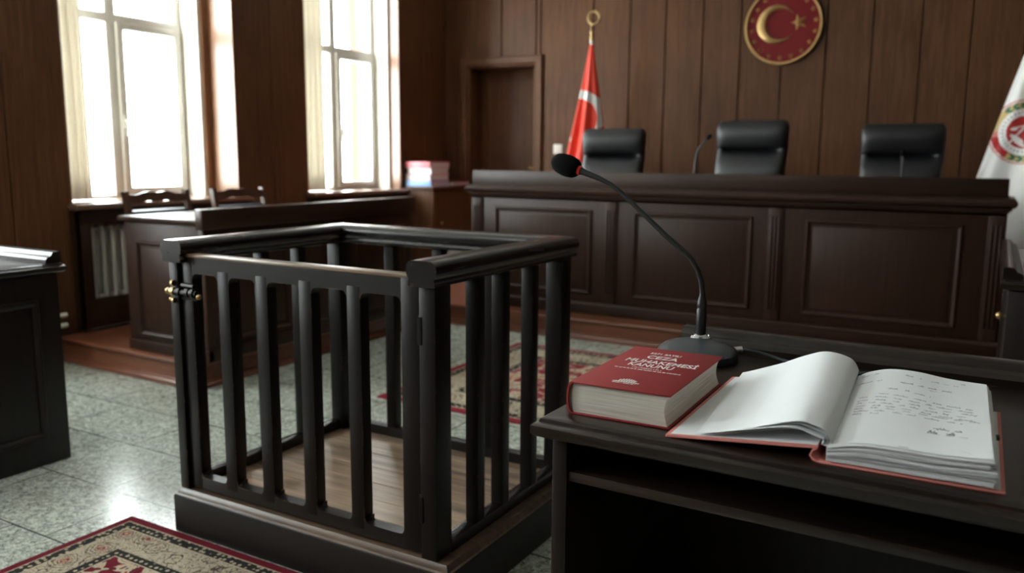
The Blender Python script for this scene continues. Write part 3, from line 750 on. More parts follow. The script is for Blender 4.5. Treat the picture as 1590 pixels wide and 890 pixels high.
def radiator(label, y0, n, sx=-5.50):
    t = Thing('radiator', label, 'radiator', (sx, y0, .2), 0, 'column radiators inside the cabinets')
    for k in range(n):
        y = y0+k*.079; m = MB()
        for xx in (sx-.035, sx+.035): m.tube([(xx, y, .36), (xx, y, .40), (xx, y, .86), (xx, y, .90)], [.010, .015, .015, .010], 10)
        m.ball((sx, y, .885), (.05, .024, .03), 12); m.ball((sx, y, .385), (.05, .024, .03), 12); m.tube([(sx, y-.04, .885), (sx, y+.04, .885)], .016, 8); m.tube([(sx, y-.04, .385), (sx, y+.04, .385)], .016, 8)
        t.part('column', m, M['radiator'])
    f = MB(); 
    for yy in (y0, y0+(n-1)*.079): f.box(sx-.03, sx+.03, yy-.02, yy+.02, PH, .37, .004)
    t.part('foot', f, M['radiator'])
radiator('cream column radiator in the cabinet under the nearer window', 3.52, 8)
radiator('cream column radiator in the cabinet under the farther window', 5.87, 7)
for z, lab in ((.315, 'white heating pipe along the window wall, the upper one'), (.245, 'white heating pipe along the window wall, the lower one')):
    m = MB().tube([(-5.425, 1.0, z), (-5.425, 3.345, z)], .016, 12)
    o = m.build('heating_pipe', M['radiator'], None, (-5.425, 2.2, z)); o.location = (-5.425, 2.2, z)
    for yy in (1.2, 2.4): MB().box(XW, -5.42, yy-.012, yy+.012, z-.022, z+.022, .003).build('bracket', M['radiator'], o, (-5.425, 2.2, z))
    tag(o, lab, 'pipe', 'heating pipes along the window wall')

# ------------------------------------------------------------------ cabinet with the stack of binders in the far corner
t = Thing('low_cabinet', 'brown wooden cabinet in the corner, carrying the stack of binders', 'cabinet', (-5.29, 7.6, PH))
t.part('body', MB().box(-5.47, -5.105, 7.21, 7.97, PH, 1.055, .004), M['cab'] if 'cab' in M else M['wall'])
t.part('top', MB().box(-5.475, -5.085, 7.185, 7.975, 1.055, 1.083, .006), M['wall'])
p = MB(); p.box(-5.105, -5.09, 7.235, 7.945, .22, 1.03, .003); dr = t.part('door', p, M['wall'])
t.part('knob', MB().ball((-5.078, 7.33, .70), .014, 12), M['brass'], dr)
def binder(label, x0, x1, y0, y1, z, h, mat, rot=0, spine=False, grp='binders stacked on the corner cabinet'):
    cx, cy = (x0+x1)/2, (y0+y1)/2; w, d = (x1-x0)/2, (y1-y0)/2
    t = Thing('binder', label, 'binder', (cx, cy, z), rot, grp)
    c = MB(); c.box(-w, w, -d, d, 0, .006, .001, 1); c.box(-w, w, -d, d, h-.010, h, .001, 1)
    c.sweep([(0, 0), (.008, .0), (.012, h*.5), (.008, h), (0, h)], [(w-.012, d-.014, 0), (-w+.012, d-.014, 0)][::-1])
    if spine: c.box(-w, w, -d-.008, -d+.004, 0, h, .004)
    t.part('cover', c, mat, local=True)
    t.part('pages', MB().box(-w+.008, w-.006, -d+.004, d-.008, 0.006, h-.010, .001, 1), M['paperedge'], local=True)
H_ = .066; z = 1.083
binder('pale blue binder at the bottom of the corner stack', -5.46, -5.135, 7.215, 7.56, z, H_, M['bluecard'], .02, True); z += H_
binder('pink-edged white binder, second from the bottom of the corner stack', -5.465, -5.14, 7.215, 7.56, z, H_, M['pink'], -.02); z += H_
binder('white binder under the top one of the corner stack', -5.455, -5.14, 7.22, 7.56, z, H_, M['whitecard'], .03); z += H_
binder('pink binder on top of the corner stack', -5.465, -5.135, 7.215, 7.57, z, H_-.004, M['pink'], -.03, True)
binder('red binder lying flat beside the corner stack', -5.40, -5.12, 7.62, 7.93, 1.083, .05, M['bookred'], .0)

# ------------------------------------------------------------------ rugs
def rug(label, x0, x1, y0, y1, red, k, name):
    hx, hy = (x1-x0)/2, (y1-y0)/2; cx, cy = (x0+x1)/2, (y0+y1)/2
    m = MB().box(-hx, hx, -hy, hy, 0, .009, .004, 2)
    o = m.build('rug', rug_m(name, hx, hy, red, k)); o.location = (cx, cy, 0); return tag(o, label, 'rug')
rug('red and cream patterned rug in front of the wooden dock', -2.815, -.95, -.9, 1.938, col(100, 22, 36), 1.0, 'near_rug_weave')
rug('red and cream patterned rug on the floor behind the wooden dock', -3.05, -.35, 3.72, 5.42, col(124, 34, 46), 1.6, 'far_rug_weave')

# ------------------------------------------------------------------ wooden dock
DX = (-2.575, -1.335); DY = (1.95, 2.93)
t = Thing('wooden_dock', 'black-stained wooden dock with barred sides and a gate', 'dock', (-1.955, 2.44, 0))
# plinth: four boards with a moulded top edge, coloured pale for wear and window reflection
mb = MB(); x0, x1 = DX; y0, y1 = DY
bp = [(-.03, 0), (0, 0), (0, .140), (-.004, .146), (-.03, .146)]
mb.sweep(bp, [(x0, y0, 0), (x1, y0, 0), (x1, y1, 0), (x0, y1, 0)], closed=True)
pl = t.part('plinth', mb, M['dockx'])
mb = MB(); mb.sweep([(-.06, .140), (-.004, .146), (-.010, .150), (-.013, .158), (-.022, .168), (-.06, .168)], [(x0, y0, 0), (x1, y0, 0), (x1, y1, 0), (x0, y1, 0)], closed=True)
t.part('plinth_moulding', mb, M['dockmould'], pl, label='moulded plinth edge with worn pale paint and painted-in window sheen')
fl = MB(); n = 7; w = (y1-y0-.1)/n
for k in range(n): fl.box(x0+.05, x1-.05, y0+.05+k*w+.0015, y0+.05+(k+1)*w-.0015, .13, .1662+.0008*(k % 2), .002, 1)
t.part('floor_boards', fl, M['dockfloor'], label='worn pale floor boards')
ZP, ZR = .168, 1.022
# corner posts
for a, b_, c_, d_ in ((-2.56, -2.515, 1.972, 2.06), (-1.452, -1.392, 1.972, 2.055), (-2.56, -2.49, 2.80, 2.88), (-1.462, -1.392, 2.80, 2.88)):
    t.part('post', MB().box(a, b_, c_, d_, ZP, ZR, .004), M['dockz'])
# sides and back
def bottom_rail(ax, a, b, c, d): 
    m = MB(); z0, z1 = ZP, .212
    if ax == 'x': m.prism([(c, z0), (d, z0), (d, z1-.004), (d-.012, z1), (c+.012, z1), (c, z1-.004)], 'x', a, b)
    else: m.prism([(c, z0), (d, z0), (d, z1-.004), (d-.012, z1), (c+.012, z1), (c, z1-.004)], 'y', a, b)
    return m
t.part('bottom_rail', bottom_rail('y', 2.055, 2.80, -1.438, -1.392), M['docky'])
t.part('bottom_rail', bottom_rail('y', 2.06, 2.80, -2.555, -2.51), M['docky'])
t.part('bottom_rail', bottom_rail('x', -2.49, -1.462, 2.83, 2.876), M['dockx'])
for yc in (2.228, 2.388, 2.592):
    t.part('bar', MB().box(-1.440, -1.392, yc-.023, yc+.023, .205, ZR, .004), M['dockz'])
    t.part('bar', MB().box(-2.556, -2.508, yc-.023, yc+.023, .205, ZR, .004), M['dockz'])
for xc in (-2.24, -1.99, -1.745):
    t.part('bar', MB().box(xc-.025, xc+.025, 2.83, 2.876, .205, ZR, .004), M['dockz'])
# moulded hand rail, open at the gate
rp_h = [(.043, 0), (.048, .003), (.049, .012), (.045, .018), (.044, .022), (.049, .028), (.053, .036), (.055, .048), (.053, .062), (.046, .072), (.034, .078)]
rp = rp_h+[(-u, v) for u, v in rp_h[::-1]]
rx0, rx1, ry0, ry1 = -2.525, -1.43, 1.955, 2.855
for k in range(3): t.part('hand_rail', MB().sweep(rp, [(rx0, ry0, ZR), (rx0, ry1, ZR), (rx1, ry1, ZR), (rx1, ry0, ZR)], only=k), M['docky'] if k != 1 else M['dockrx'])
# gate: moulded rails with rounded corners between the bars
GX0, GX1, gy0, gy1 = -2.511, -1.456, 1.985, 2.03
bars = [(GX0, -2.455), (-2.326, -2.27), (-2.142, -2.087), (-1.945, -1.890), (-1.741, -1.686), (-1.528, GX1)]
gate = t.part('gate', MB().box(bars[-1][0], GX1, gy0, gy1, .178, 1.044, .003), M['dockz'])
t.part('stile', MB().box(GX0, bars[0][1], gy0, gy1, .178, 1.044, .003), M['dockz'], gate)
def railpoly(zout, zin, r, sgn):
    pts = [(GX0+.001, zout), (GX1-.001, zout)]
    seg = []
    for (a0, a1), (b0, b1) in zip(bars[:-1], bars[1:]):
        L_, Rr = a1, b0; arc = []
        for k in range(6):
            a = PI/2*k/5; arc.append((L_+r-r*math.cos(a), zin-sgn*r+sgn*r*math.sin(a)))
        for k in range(6):
            a = PI/2*k/5; arc.append((Rr-r+r*math.sin(a), zin-sgn*r+sgn*r*math.cos(a)))
        seg += [arc]
    flat = []
    for i, arc in enumerate(seg): flat += arc
    chain = [(GX0+.001, zin-sgn*r)]+flat+[(GX1-.001, zin-sgn*r)]
    return pts+chain[::-1]
tr = MB(); tr.prism(railpoly(1.046, .982, .022, 1), 'y', gy0+.001, gy1-.001); t.part('top_rail', tr, M['dockx'], gate)
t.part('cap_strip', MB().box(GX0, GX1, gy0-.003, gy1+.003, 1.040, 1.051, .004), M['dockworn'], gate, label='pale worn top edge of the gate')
br_ = MB(); br_.prism(railpoly(.178, .222, .016, -1), 'y', gy0+.001, gy1-.001)
for (a0, a1), (b0, b1) in zip(bars[:-1], bars[1:]): br_.prism([(gy0+.004, .222), (gy1-.002, .222), (gy1-.002, .242), (gy0+.026, .242)], 'x', a1+.004, a1+.006)
t.part('bottom_rail', br_, M['dockx'], gate)
for a, b_ in bars[1:-1]: t.part('bar', MB().box(a, b_, gy0+.0005, gy1-.0005, .20, 1.0, .003), M['dockz'], gate)
# hinges and latch
for z in (.845, .285):
    h = MB(); h.box(-1.466, -1.456, gy0-.003, gy0+.001, z, z+.085, .001, 1); h.tube([(-1.454, gy0-.004, z), (-1.454, gy0-.004, z+.085)], .0045, 8)
    h.box(-1.452, -1.442, 1.969, 1.973, z, z+.085, .001, 1)
    t.part('hinge', h, M['iron'], gate, label='dark metal hinge')
h = MB()
h.box(-2.508, -2.425, gy0-.008, gy0, .885, .945, .003)
h.tube([(-2.555, gy0-.020, .915), (-2.41, gy0-.020, .915)], .010, 10)
for xx in (-2.50, -2.455, -2.43): h.lathe([(.017, -.008), (.017, .008)], (xx, gy0-.018, .915), 'x', 14)
h.tube([(-2.49, gy0-.014, .94), (-2.43, gy0-.014, .938)], .009, 8)
la = t.part('latch', h, M['iron'], gate, label='dark barrel bolt with brass ends')
for k in (MB().ball((-2.560, gy0-.020, .915), .012, 12), MB().ball((-2.40, gy0-.02, .905), .010, 12), MB().lathe([(.015, -.009), (.015, .009)], (-2.535, gy0-.018, .915), 'x', 12), MB().lathe([(.011, -.005), (.011, .005)], (-2.535, gy0-.018, .945), 'x', 12), MB().lathe([(.010, -.005), (.010, .005)], (-2.535, gy0-.018, .882), 'x', 12), MB().ball((-2.55, gy0-.018, .885), .007, 10)):
    t.part('bolt_end', k, M['brass'], la, label='brass end of the bolt')

# ------------------------------------------------------------------ counsel desks
DH = .915
def counsel_desk(label, W, D, loc, rot, shelf=True, knob=False):
    """local: length W on x, user side -y, ledge on the far (+y) side; origin at the floor, left user-side corner of the top"""
    t = Thing('counsel_desk', label, 'desk', loc, rot, 'dark counsel desks with raised back ledges')
    kx, ky = .03, .03
    mb = MB(); mb.box(kx+.02, W-kx-.02, ky+.02, D-ky-.02, DH-.035, DH, 0)
    mb.sweep([(-.02, DH-.040), (.018, DH-.040), (.026, DH-.036), (.030, DH-.030), (.030, DH-.016), (.024, DH-.011), (.018, DH-.010), (.016, DH-.004), (.008, DH), (-.02, DH)], [(kx, ky, 0), (W-kx, ky, 0), (W-kx, D-ky, 0), (kx, D-ky, 0)], closed=True)
    t.part('top', mb, M['deskx'], local=True)
    for s_, xa in ((-1, kx), (1, W-kx-.032)):
        p = MB(); p.box(xa, xa+.032, ky+.004, D-ky, .0, DH-.036, .003)
        at = xa if s_ < 0 else xa+.032
        pan = t.part('end_panel', p, M['deskz'], local=True)
        q = MB(); frame_rect(q, ky+.10, D-ky-.10, .125, .76, at, '-x' if s_ < 0 else '+x'); t.part('moulding', q, M['deskz'], pan, local=True)
    mp_ = MB(); mp_.box(kx+.03, W-kx-.03, D-ky-.06, D-ky-.03, .0, DH-.036, .003)
    front = t.part('front_panel', mp_, M['deskz'], local=True)
    q = MB(); n = 2
    for k in range(n): frame_rect(q, kx+.10+k*(W-.2)/n, kx+(k+1)*(W-.2)/n, .125, .76, D-ky-.03, '+y')
    t.part('moulding', q, M['deskz'], front, local=True)
    if shelf:
        t.part('shelf', MB().box(kx+.032, W-kx-.032, ky+.01, D-ky-.06, DH-.128, DH-.108, .003), M['deskx'], local=True)
    e = D-.005; lp = [(e-.075, DH), (e-.075, DH+.018), (e-.068, DH+.026), (e-.060, DH+.029), (e-.050, DH+.033), (e-.044, DH+.044), (e-.036, DH+.050), (e-.008, DH+.051), (e, DH+.046), (e, DH)]
    t.part('ledge', MB().prism(lp, 'x', .03, W-.03), M['deskx'], local=True)
    if knob: t.part('knob', MB().ball((.37, D-.012, .71), .017, 12).tube([(.37, D-.065, .71), (.37, D-.02, .71)], .007, 8), M['brass'], local=True)
    return t
counsel_desk('dark desk carrying the red law book and the open file', 1.7, .80, (-.728, 1.338, 0), math.radians(-1.0))
counsel_desk('dark desk at the left edge with a panelled end', 1.75, .80, (-5.36, 1.446, 0), 0)
counsel_desk('dark desk at the right edge beyond the near desk', 1.5, .80, (.845, 3.93, 0), math.radians(90), knob=True)

# ------------------------------------------------------------------ law book
BW, BD, BH = .199, .350, .0635
t = Thing('law_book', 'thick red hardback law book on the dark desk', 'book', (-.6745, 1.397, DH), math.radians(.8))
c = MB(); c.box(0, BW, 0, BD, 0, .0032, .0012, 2); c.box(0, BW, 0, BD, BH-.0032, BH, .0012, 2)
n = 12; outer = []; inner = []
for k in range(n+1):
    a = PI*k/n; zz = BH/2-math.cos(a)*BH/2; bul = math.sin(a)**.7
    outer.append((.006-.013*bul, zz)); inner.append((.009-.012*bul, .003+(zz)*(BH-.006)/BH))
c.prism(outer+inner[::-1], 'y', 0, BD)
cov = t.part('cover', c, M['bookred'], local=True)
pg = MB(); pts = []
for k in range(9):
    a = PI*k/8; pts.append((.006-.009*math.sin(a), .0032+(BH-.0064)*(k/8)))
fe = [(BW-.006-.007*math.sin(PI*k/8), .0032+(BH-.0064)*(k/8)) for k in range(9)]
pg.prism(pts+fe[::-1], 'y', .005, BD-.005)
t.part('pages', pg, M['pages'], local=True, smooth=50)
hb = MB().tube([(-.001+.004*(1-math.sin(PI*k/10)), .0035, .006+(BH-.012)*k/10) for k in range(11)], .0016, 6)
t.part('headband', hb, M['thread'], local=True)
def text_mesh(s, size, x, y, z, bold=0.0, width=None):
    cu = bpy.data.curves.new('txt', 'FONT'); cu.body = s; cu.size = size; cu.align_x = 'CENTER'; cu.align_y = 'CENTER'; cu.offset = bold; cu.extrude = .00012; cu.resolution_u = 3
    ob = bpy.data.objects.new('txt', cu); C.objects.link(ob); bpy.context.view_layer.update()
    dg = bpy.context.evaluated_depsgraph_get(); me = bpy.data.meshes.new_from_object(ob.evaluated_get(dg))
    V = [v.co.copy() for v in me.vertices]; F = [tuple(p.vertices) for p in me.polygons]
    xs = [v.x for v in V]; w = max(xs)-min(xs); cx = (max(xs)+min(xs))/2; ys_ = [v.y for v in V]; cy = (max(ys_)+min(ys_))/2
    k = (width/w) if width else 1
    m = MB(); m.add([((v.x-cx)*k+x, (v.y-cy)+y, v.z+z) for v in V], F)
    bpy.data.objects.remove(ob); bpy.data.curves.remove(cu); bpy.data.meshes.remove(me); return m
zt = BH+.0001
for s, size, x, y, w, bo in (('5271 SAYILI', .019, .088, .300, .068, .0004), ('CEZA', .037, .093, .266, .068, .0006), ('MUHAKEMESİ', .037, .104, .229, .152, .0006), ('KANUNU', .037, .093, .192, .094, .0006)):
    t.part('title', text_mesh(s, size, x, y, zt, bo, w), M['whiteprint'], cov, local=True, smooth=0)
def tiny_line(m, x0, x1, y, h, z):
    x = x0
    while x < x1:
        w = random.uniform(.0012, .0026); k = random.choice((1, 1, .75)); m.box(x, min(x+w, x1), y-h/2, y-h/2+h*k, z, z+.0002, 0); x += w+random.choice((.0006, .0006, .0006, .0028))
m = MB(); tiny_line(m, .062, .126, .166, .0045, zt); t.part('fine_print', m, M['whiteprint'], cov, local=True, smooth=0)
m = MB(); tiny_line(m, .030, .168, .152, .0050, zt); t.part('fine_print', m, M['whiteprint'], cov, local=True, smooth=0)
# publisher's mark near the foot: a low arch of strokes over a base line
m = MB()
for k in range(9):
    u = -1+2*k/8; h_ = .020*(1-u*u)**.6+.004; m.box(.094+u*.020-.0016, .094+u*.020+.0012, .048, .048+h_, zt, zt+.0002, 0)
m.box(.068, .121, .046, .0495, zt, zt+.0002, 0); tiny_line(m, .070, .116, .040, .004, zt)
m.box(.078, .112, .060, .0625, zt, zt+.0002, 0)
t.part('emblem_print', m, M['whiteprint'], cov, local=True, smooth=0)

# ------------------------------------------------------------------ open case file
FL = (-.214, 1.366, DH)
t = Thing('case_file', 'open salmon-covered file of white papers on the dark desk', 'file', FL, math.radians(.8))
LD = .455
c = MB(); c.box(0, .262, 0, LD, 0, .004, .0015, 2)
lc = MB()
lc.prism([(-.256, .0), (-.002, .024), (-.002, .0275), (-.256, .0040)], 'y', 0, LD)
sp_ = [(-.004, .0255), (-.011, .020), (-.0145, .011), (-.009, .003), (.0, .0005), (.001, .004), (-.006, .006), (-.0115, .0115), (-.0085, .0185), (-.002, .0235)]
lc.prism(sp_, 'y', 0, LD)
cv = t.part('back_cover', c, M['salmon'], local=True); t.part('front_cover', lc, M['salmon'], local=True)
li = MB(); li.prism([(-.248, .0050), (-.003, .0281), (-.003, .0290), (-.248, .0058)], 'y', .006, LD-.006); t.part('lining', li, M['paper'], local=True)
li = MB(); li.box(.02, .256, .008, LD-.006, .004, .0048, 0); t.part('lining', li, M['paper'], local=True)
# height of the topmost right-hand sheet
def lerp(a, b, k): return a+(b-a)*k
def cr(xs, zs, x):
    for i in range(len(xs)-1):
        if x <= xs[i+1]:
            u = (x-xs[i])/(xs[i+1]-xs[i]); u = max(0, min(1, u))
            m0 = (zs[i+1]-zs[i-1])/(xs[i+1]-xs[i-1]) if i > 0 else (zs[1]-zs[0])/(xs[1]-xs[0])
            m1 = (zs[i+2]-zs[i])/(xs[i+2]-xs[i]) if i+2 < len(xs) else (zs[-1]-zs[-2])/(xs[-1]-xs[-2])
            h = xs[i+1]-xs[i]
            return (2*u**3-3*u*u+1)*zs[i]+(u**3-2*u*u+u)*h*m0+(-2*u**3+3*u*u)*zs[i+1]+(u**3-u*u)*h*m1
    return zs[-1]
XS = [0, .02, .06, .11, .17, .25]
ZF = [.026, .033, .043, .045, .045, .050]; ZB = [.034, .046, .058, .059, .052, .049]
def top(x, v): return lerp(cr(XS, ZF, x), cr(XS, ZB, x), min(1, max(0, v)))
PW0, PW1, PY0, PY1 = .012, .243, .004, .478
def sheetfn(k, n, ox, oy0, oy1, amp, ph):
    s_ = (k+.5)/n
    def fn(u, v):
        x0_ = PW0-.012*v; x = x0_+u*(PW1-.008*v-x0_+ox); y = PY0+oy0+v*(PY1-PY0+oy1-oy0)
        z = .006+(top(max(0, x), v)-.0065)*s_+amp*math.sin(ph+x*30)*math.sin(PI*s_)
        return (x, y, z)
    return fn
n = 13; st = MB()
for k in range(n):
    r_ = random.Random(k*3+1)
    s0 = (k+.5)/n
    st.sheet(sheetfn(k, n, r_.uniform(-.004, .007)*(1 if k < n-1 else 0)+(.004 if k < 5 else 0), r_.uniform(-.006, .002), r_.uniform(-.014, -.002)-(.02 if k < 4 else 0), .0012, r_.uniform(0, 6)), 20, 4, .0026)
for k in range(26):
    r_ = random.Random(k*7+5); q = r_.uniform(.02, .96)
    st.sheet(sheetfn(q*40, 40, r_.uniform(-.003, .009), r_.uniform(-.008, .001), r_.uniform(-.016, -.002)-(.02 if q < .35 else 0), .0012, r_.uniform(0, 6)), 20, 4, .0003)
t.part('page_stack', st, M['paperedge'], local=True, smooth=50)
tp = MB(); tp.sheet(lambda u, v: ((PW0-.012*v)*(1-u)+u*(PW1-.008*v), PY0+v*(PY1-PY0), top(max(0, (PW0-.012*v)*(1-u)+u*(PW1-.008*v)), v)), 40, 20, .0005)
tpo = t.part('written_page', tp, M['paper'], local=True, smooth=60)
# handwriting: short looping strokes that lie on the page
def scribble(m, x0, x1, y, h, seed, w=.00055, slope=0.0):
    r_ = random.Random(seed); x = x0
    def put(pts):
        for (ax, ay), (bx, by) in zip(pts[:-1], pts[1:]):
            d = math.hypot(bx-ax, by-ay) or 1e-6; nx, ny = -(by-ay)/d*w/2, (bx-ax)/d*w/2
            q = [(ax+nx, ay+ny), (bx+nx, by+ny), (bx-nx, by-ny), (ax-nx, ay-ny)]
            m.add([(px, py, top(px, (py-PY0)/(PY1-PY0))+.0003) for px, py in q], [(0, 1, 2, 3)])
    while x < x1:
        L_ = r_.uniform(.010, .026); xe = min(x+L_, x1); pts = []; k = 0; step = .0011
        while x < xe:
            hh = h*(r_.choice((.35, .5, .5, .6, 1.0)) if k % 2 else r_.choice((-.1, 0, 0, -.45 if r_.random() < .2 else 0)))
            pts.append((x+r_.uniform(-.0003, .0004), y+hh+slope*(x-x0))); x += step*r_.uniform(.7, 1.3); k += 1
        if len(pts) > 1: put(pts)
        x += r_.uniform(.006, .014)
hw = MB()
def line(x0, y0, x1, y1, h, seed, w=.0005): scribble(hw, x0, x1, y0, h, seed, w, (y1-y0)/(x1-x0))
for i, (x0, y0, x1, y1, h) in enumerate(((.012, .437, .045, .443, .009), (.012, .378, .055, .386, .010), (.093, .434, .122, .424, .009), (.140, .424, .187, .424, .007), (.190, .446, .199, .446, .010),
    (.088, .378, .130, .370, .010), (.137, .372, .177, .372, .010), (.140, .357, .156, .357, .005), (.070, .327, .108, .324, .008), (.116, .317, .145, .312, .008))): line(x0, y0, x1, y1, h, i+1)
for i, (x0, y0, x1, y1) in enumerate(((.058, .290, .215, .268), (.026, .272, .219, .250), (.025, .250, .222, .234), (.026, .232, .212, .216), (.027, .214, .222, .198), (.027, .197, .225, .192), (.028, .180, .200, .176), (.028, .163, .07, .163))):
    line(x0, y0, x1, y1, .0075, 40+i, .00045)
line(.157, .128, .200, .126, .011, 70); line(.150, .100, .190, .104, .018, 71, .0006); line(.158, .099, .209, .100, .003, 72)
line(.115, .010, .133, .009, .005, 73); line(.200, .030, .214, .020, .003, 74, .0003)
t.part('handwriting', hw, M['ink'], tpo, local=True, smooth=0)
# sheets turned over to the left, standing up in a roll at the spine
PF = [(.021, .029), (.017, .036), (.008, .052), (-.012, .061), (-.040, .0625), (-.104, .041), (-.150, .024), (-.178, .0155)]
PB = [(-.001, .037), (.001, .051), (-.016, .073), (-.062, .0815), (-.105, .068), (-.160, .041), (-.198, .022), (-.215, .0135)]
def pol(P_, u):
    n = len(P_)-1; f = u*n; i = min(int(f), n-1); k = f-i
    p0 = P_[max(0, i-1)]; p1 = P_[i]; p2 = P_[i+1]; p3 = P_[min(n, i+2)]
    return tuple(.5*((2*p1[j])+(-p0[j]+p2[j])*k+(2*p0[j]-5*p1[j]+4*p2[j]-p3[j])*k*k+(-p0[j]+3*p1[j]-3*p2[j]+p3[j])*k**3) for j in (0, 1))
def floorz(x): return .0062+(.0290-.0058)*(x+.248)/.245 if x < -.003 else .029
def turned(i):
    r_ = random.Random(90+i); drop = .0058*i; ex = (.0, -.013, -.022, .006)[i]; yo = (0, .004, -.003, .002)[i]; ye = (0, -.012, -.004, -.02)[i]
    def fn(u, v):
        f = pol(PF, u); b_ = pol(PB, u); x = lerp(f[0], b_[0], v); z = lerp(f[1], b_[1], v); y = lerp(.006+yo, .472+ye, v)
        k = math.sin(min(1, u*1.25)*PI*.5)
        x += ex*u*u; hump = math.exp(-((u-.42)/.28)**2)
        z -= drop*hump*(1.0+.25*math.sin(3*v+i)); x -= drop*.9*math.exp(-((u-.12)/.13)**2)
        return (x, y, max(z, floorz(x)+.0006*(4-i)))
    return fn
for i in range(4):
    m = MB().sheet(turned(i), 46, 16, .0005); t.part('turned_sheet', m, M['paper'], local=True, smooth=60)
m = MB(); m.add([(-.150, .225, .0305), (-.146, .222, .0320), (-.132, .262, .0385), (-.136, .265, .0370)], [(0, 1, 2, 3)])
f0 = turned(0)
def on_turn(u, v, d=.0005): p = f0(u, v); return (p[0], p[1], p[2]+d)
m = MB(); m.add([on_turn(.83, .52), on_turn(.822, .50), on_turn(.79, .60), on_turn(.797, .605)], [(0, 1, 2, 3)])
t.part('pen_stroke', m, M['ink'], local=True, smooth=0)
m = MB(); m.box(.243, .2555, .205, .222, .020, .026, .001, 1); t.part('green_tag', m, M['green'], local=True)

# ------------------------------------------------------------------ desk microphone
MX, MY = -.602, 2.0
t = Thing('desk_microphone', 'black gooseneck microphone with red ring standing on the dark desk', 'microphone', (MX, MY-.03, DH))
rings = []
for k, (s_, z) in enumerate(((.97, 0), (1, .004), (1, .020), (.985, .025), (.90, .032), (.72, .039), (.5, .0435), (.28, .046), (.1, .0465))):
    ring = []
    for q in range(48):
        a = 2*PI*q/48; e = .8; x = .096*math.copysign(abs(math.cos(a))**e, math.cos(a)); y = .092*math.copysign(abs(math.sin(a))**e, math.sin(a))
        if y > 0: y *= .62; x *= 1+.0*y
        tilt = -.10*max(0, -y*s_)*(1 if k > 2 else 0)
        ring.append((MX+x*s_, MY-.035+y*s_+.01*(1-s_), DH+z+tilt))
    rings.append(ring)
base = t.part('base', MB().loft(rings), M['micbase'], local=False, smooth=40)
SX, SY = -.608, 2.0
t.part('collar', MB().lathe([(.026, .040), (.026, .047), (.021, .050), (.021, .046), (.016, .052), (.012, .054)], (SX, SY, DH), n=28), M['steel'], base, label='chrome collar')
b = MB(); b.ball((-.648, 1.945, DH+.0345), (.014, .010, .004), 14); b.ball((-.632, 1.942, DH+.0345), (.008, .008, .005), 12)
t.part('button', b, M['plastic'], base)
t.part('stem', MB().lathe([(.0095, .050), (.0125, .055), (.0128, .115), (.0115, .118), (.0115, .121), (.0125, .124), (.0115, .134), (.0075, .150), (.0075, .158)], (SX, SY, DH), n=20), M['plastic'])
neck = [(-.608, 1.07), (-.612, 1.10), (-.622, 1.128), (-.640, 1.155), (-.668, 1.178), (-.705, 1.206), (-.775, 1.266), (-.838, 1.318), (-.858, 1.331), (-.885, 1.344), (-.921, 1.357), (-.945, 1.365)]
t.part('gooseneck', MB().tube([(x, SY, z) for x, z in neck], [.0068]*6+[.0058]*3+[.0062, .008, .0095], 12), M['plastic'])
d = Vector((-.945+.921, 0, 1.365-1.357)).normalized(); q = Vector((0, 0, 1)).rotation_difference(d).to_matrix().to_4x4()
p0 = Vector((-.945, SY, 1.365))
m = MB(); m.lathe([(.0115, 0), (.0125, .002), (.0125, .007), (.0115, .009)], (0,0,0), n=24); m.v = [tuple(p0+q.to_3x3() @ Vector(v)) for v in m.v]
t.part('ring', m, M['redring'], label='red light ring')
m = MB(); m.lathe([(.0125, .008), (.020, .010), (.0255, .018), (.0285, .032), (.0290, .045), (.027, .062), (.022, .076), (.013, .085), (.001, .088)], (0,0,0), n=32); m.v = [tuple(p0+q.to_3x3() @ Vector(v)) for v in m.v]
t.part('windscreen', m, M['foam'], smooth=60)
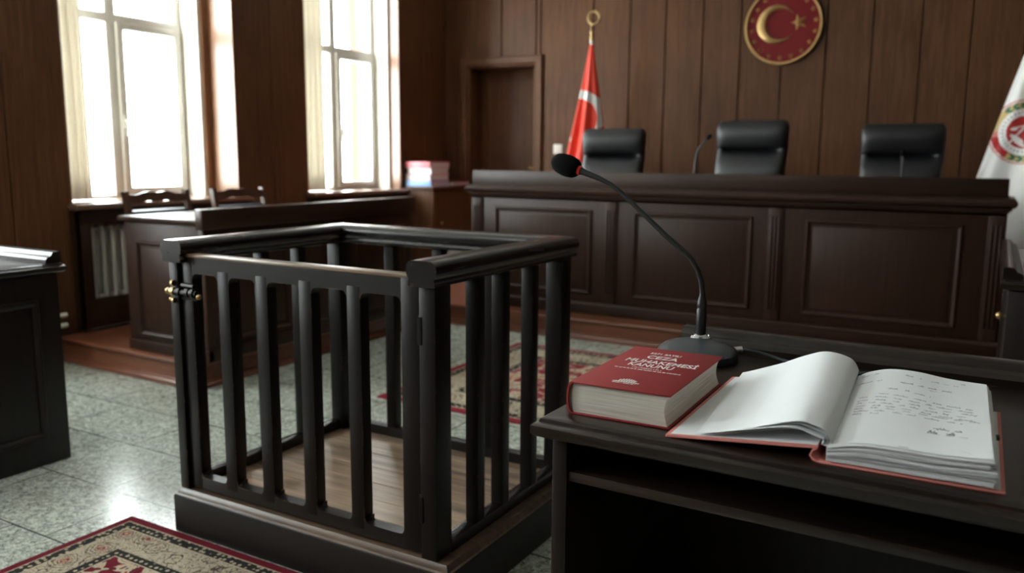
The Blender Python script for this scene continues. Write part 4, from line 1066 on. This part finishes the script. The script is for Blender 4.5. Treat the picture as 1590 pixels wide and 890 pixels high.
cab = [(-.520, 2.005, .936), (-.500, 2.012, .938), (-.470, 2.022, .934), (-.44, 2.026, .927), (-.40, 2.020, .9202), (-.36, 2.0, .9195), (-.30, 1.985, .9195), (-.24, 1.985, .921), (-.205, 1.99, .926), (-.18, 1.995, .924), (-.172, 1.996, .914)]
t.part('cable', MB().tube(cab, .0042, 10), M['micbase'])
t.part('grommet', MB().lathe([(.007, .0), (.016, .0), (.016, .004), (.013, .006), (.007, .004)], (-.172, 1.997, DH), n=20), M['plastic'])
t.part('plug', MB().tube([(-.530, 2.0, .935), (-.506, 2.010, .938)], .0095, 14), M['steel'], label='metal cable plug')

# ------------------------------------------------------------------ light, sky, camera
w = bpy.data.worlds.new('sky'); sc.world = w; w.use_nodes = True
bg = w.node_tree.nodes['Background']; bg.inputs[0].default_value = (.93, .98, 1.0, 1); bg.inputs[1].default_value = SKY

cam = bpy.data.cameras.new('camera'); co = bpy.data.objects.new('camera', cam); C.objects.link(co); sc.camera = co
yaw, pitch, roll = (math.radians(v) for v in (29.897, 8.808, .394))
fw = Vector((-math.sin(yaw)*math.cos(pitch), math.cos(yaw)*math.cos(pitch), -math.sin(pitch)))
rt = Vector((math.cos(yaw), math.sin(yaw), 0)); up = rt.cross(fw)
r2 = rt*math.cos(roll)+up*math.sin(roll); u2 = -rt*math.sin(roll)+up*math.cos(roll)
mt = Matrix((( r2.x, u2.x, -fw.x, 0), (r2.y, u2.y, -fw.y, 0), (r2.z, u2.z, -fw.z, 1.4), (0, 0, 0, 1)))
co.matrix_world = mt
cam.sensor_width = 36; cam.lens = 36*1299/1590; cam.clip_start = .05
cam.dof.use_dof = True; cam.dof.focus_distance = 1.85; cam.dof.aperture_fstop = 2.9

vs = sc.view_settings; vs.view_transform = 'Standard'; vs.look = 'None'; vs.gamma = 1; vs.use_curve_mapping = False; vs.exposure = EXPO
sc.cycles.use_denoising = True
sc.cycles.caustics_reflective = False; sc.cycles.caustics_refractive = False
sc.cycles.sample_clamp_indirect = 6; sc.cycles.max_bounces = 8; sc.cycles.diffuse_bounces = 5; sc.cycles.glossy_bounces = 4; sc.cycles.transparent_max_bounces = 12
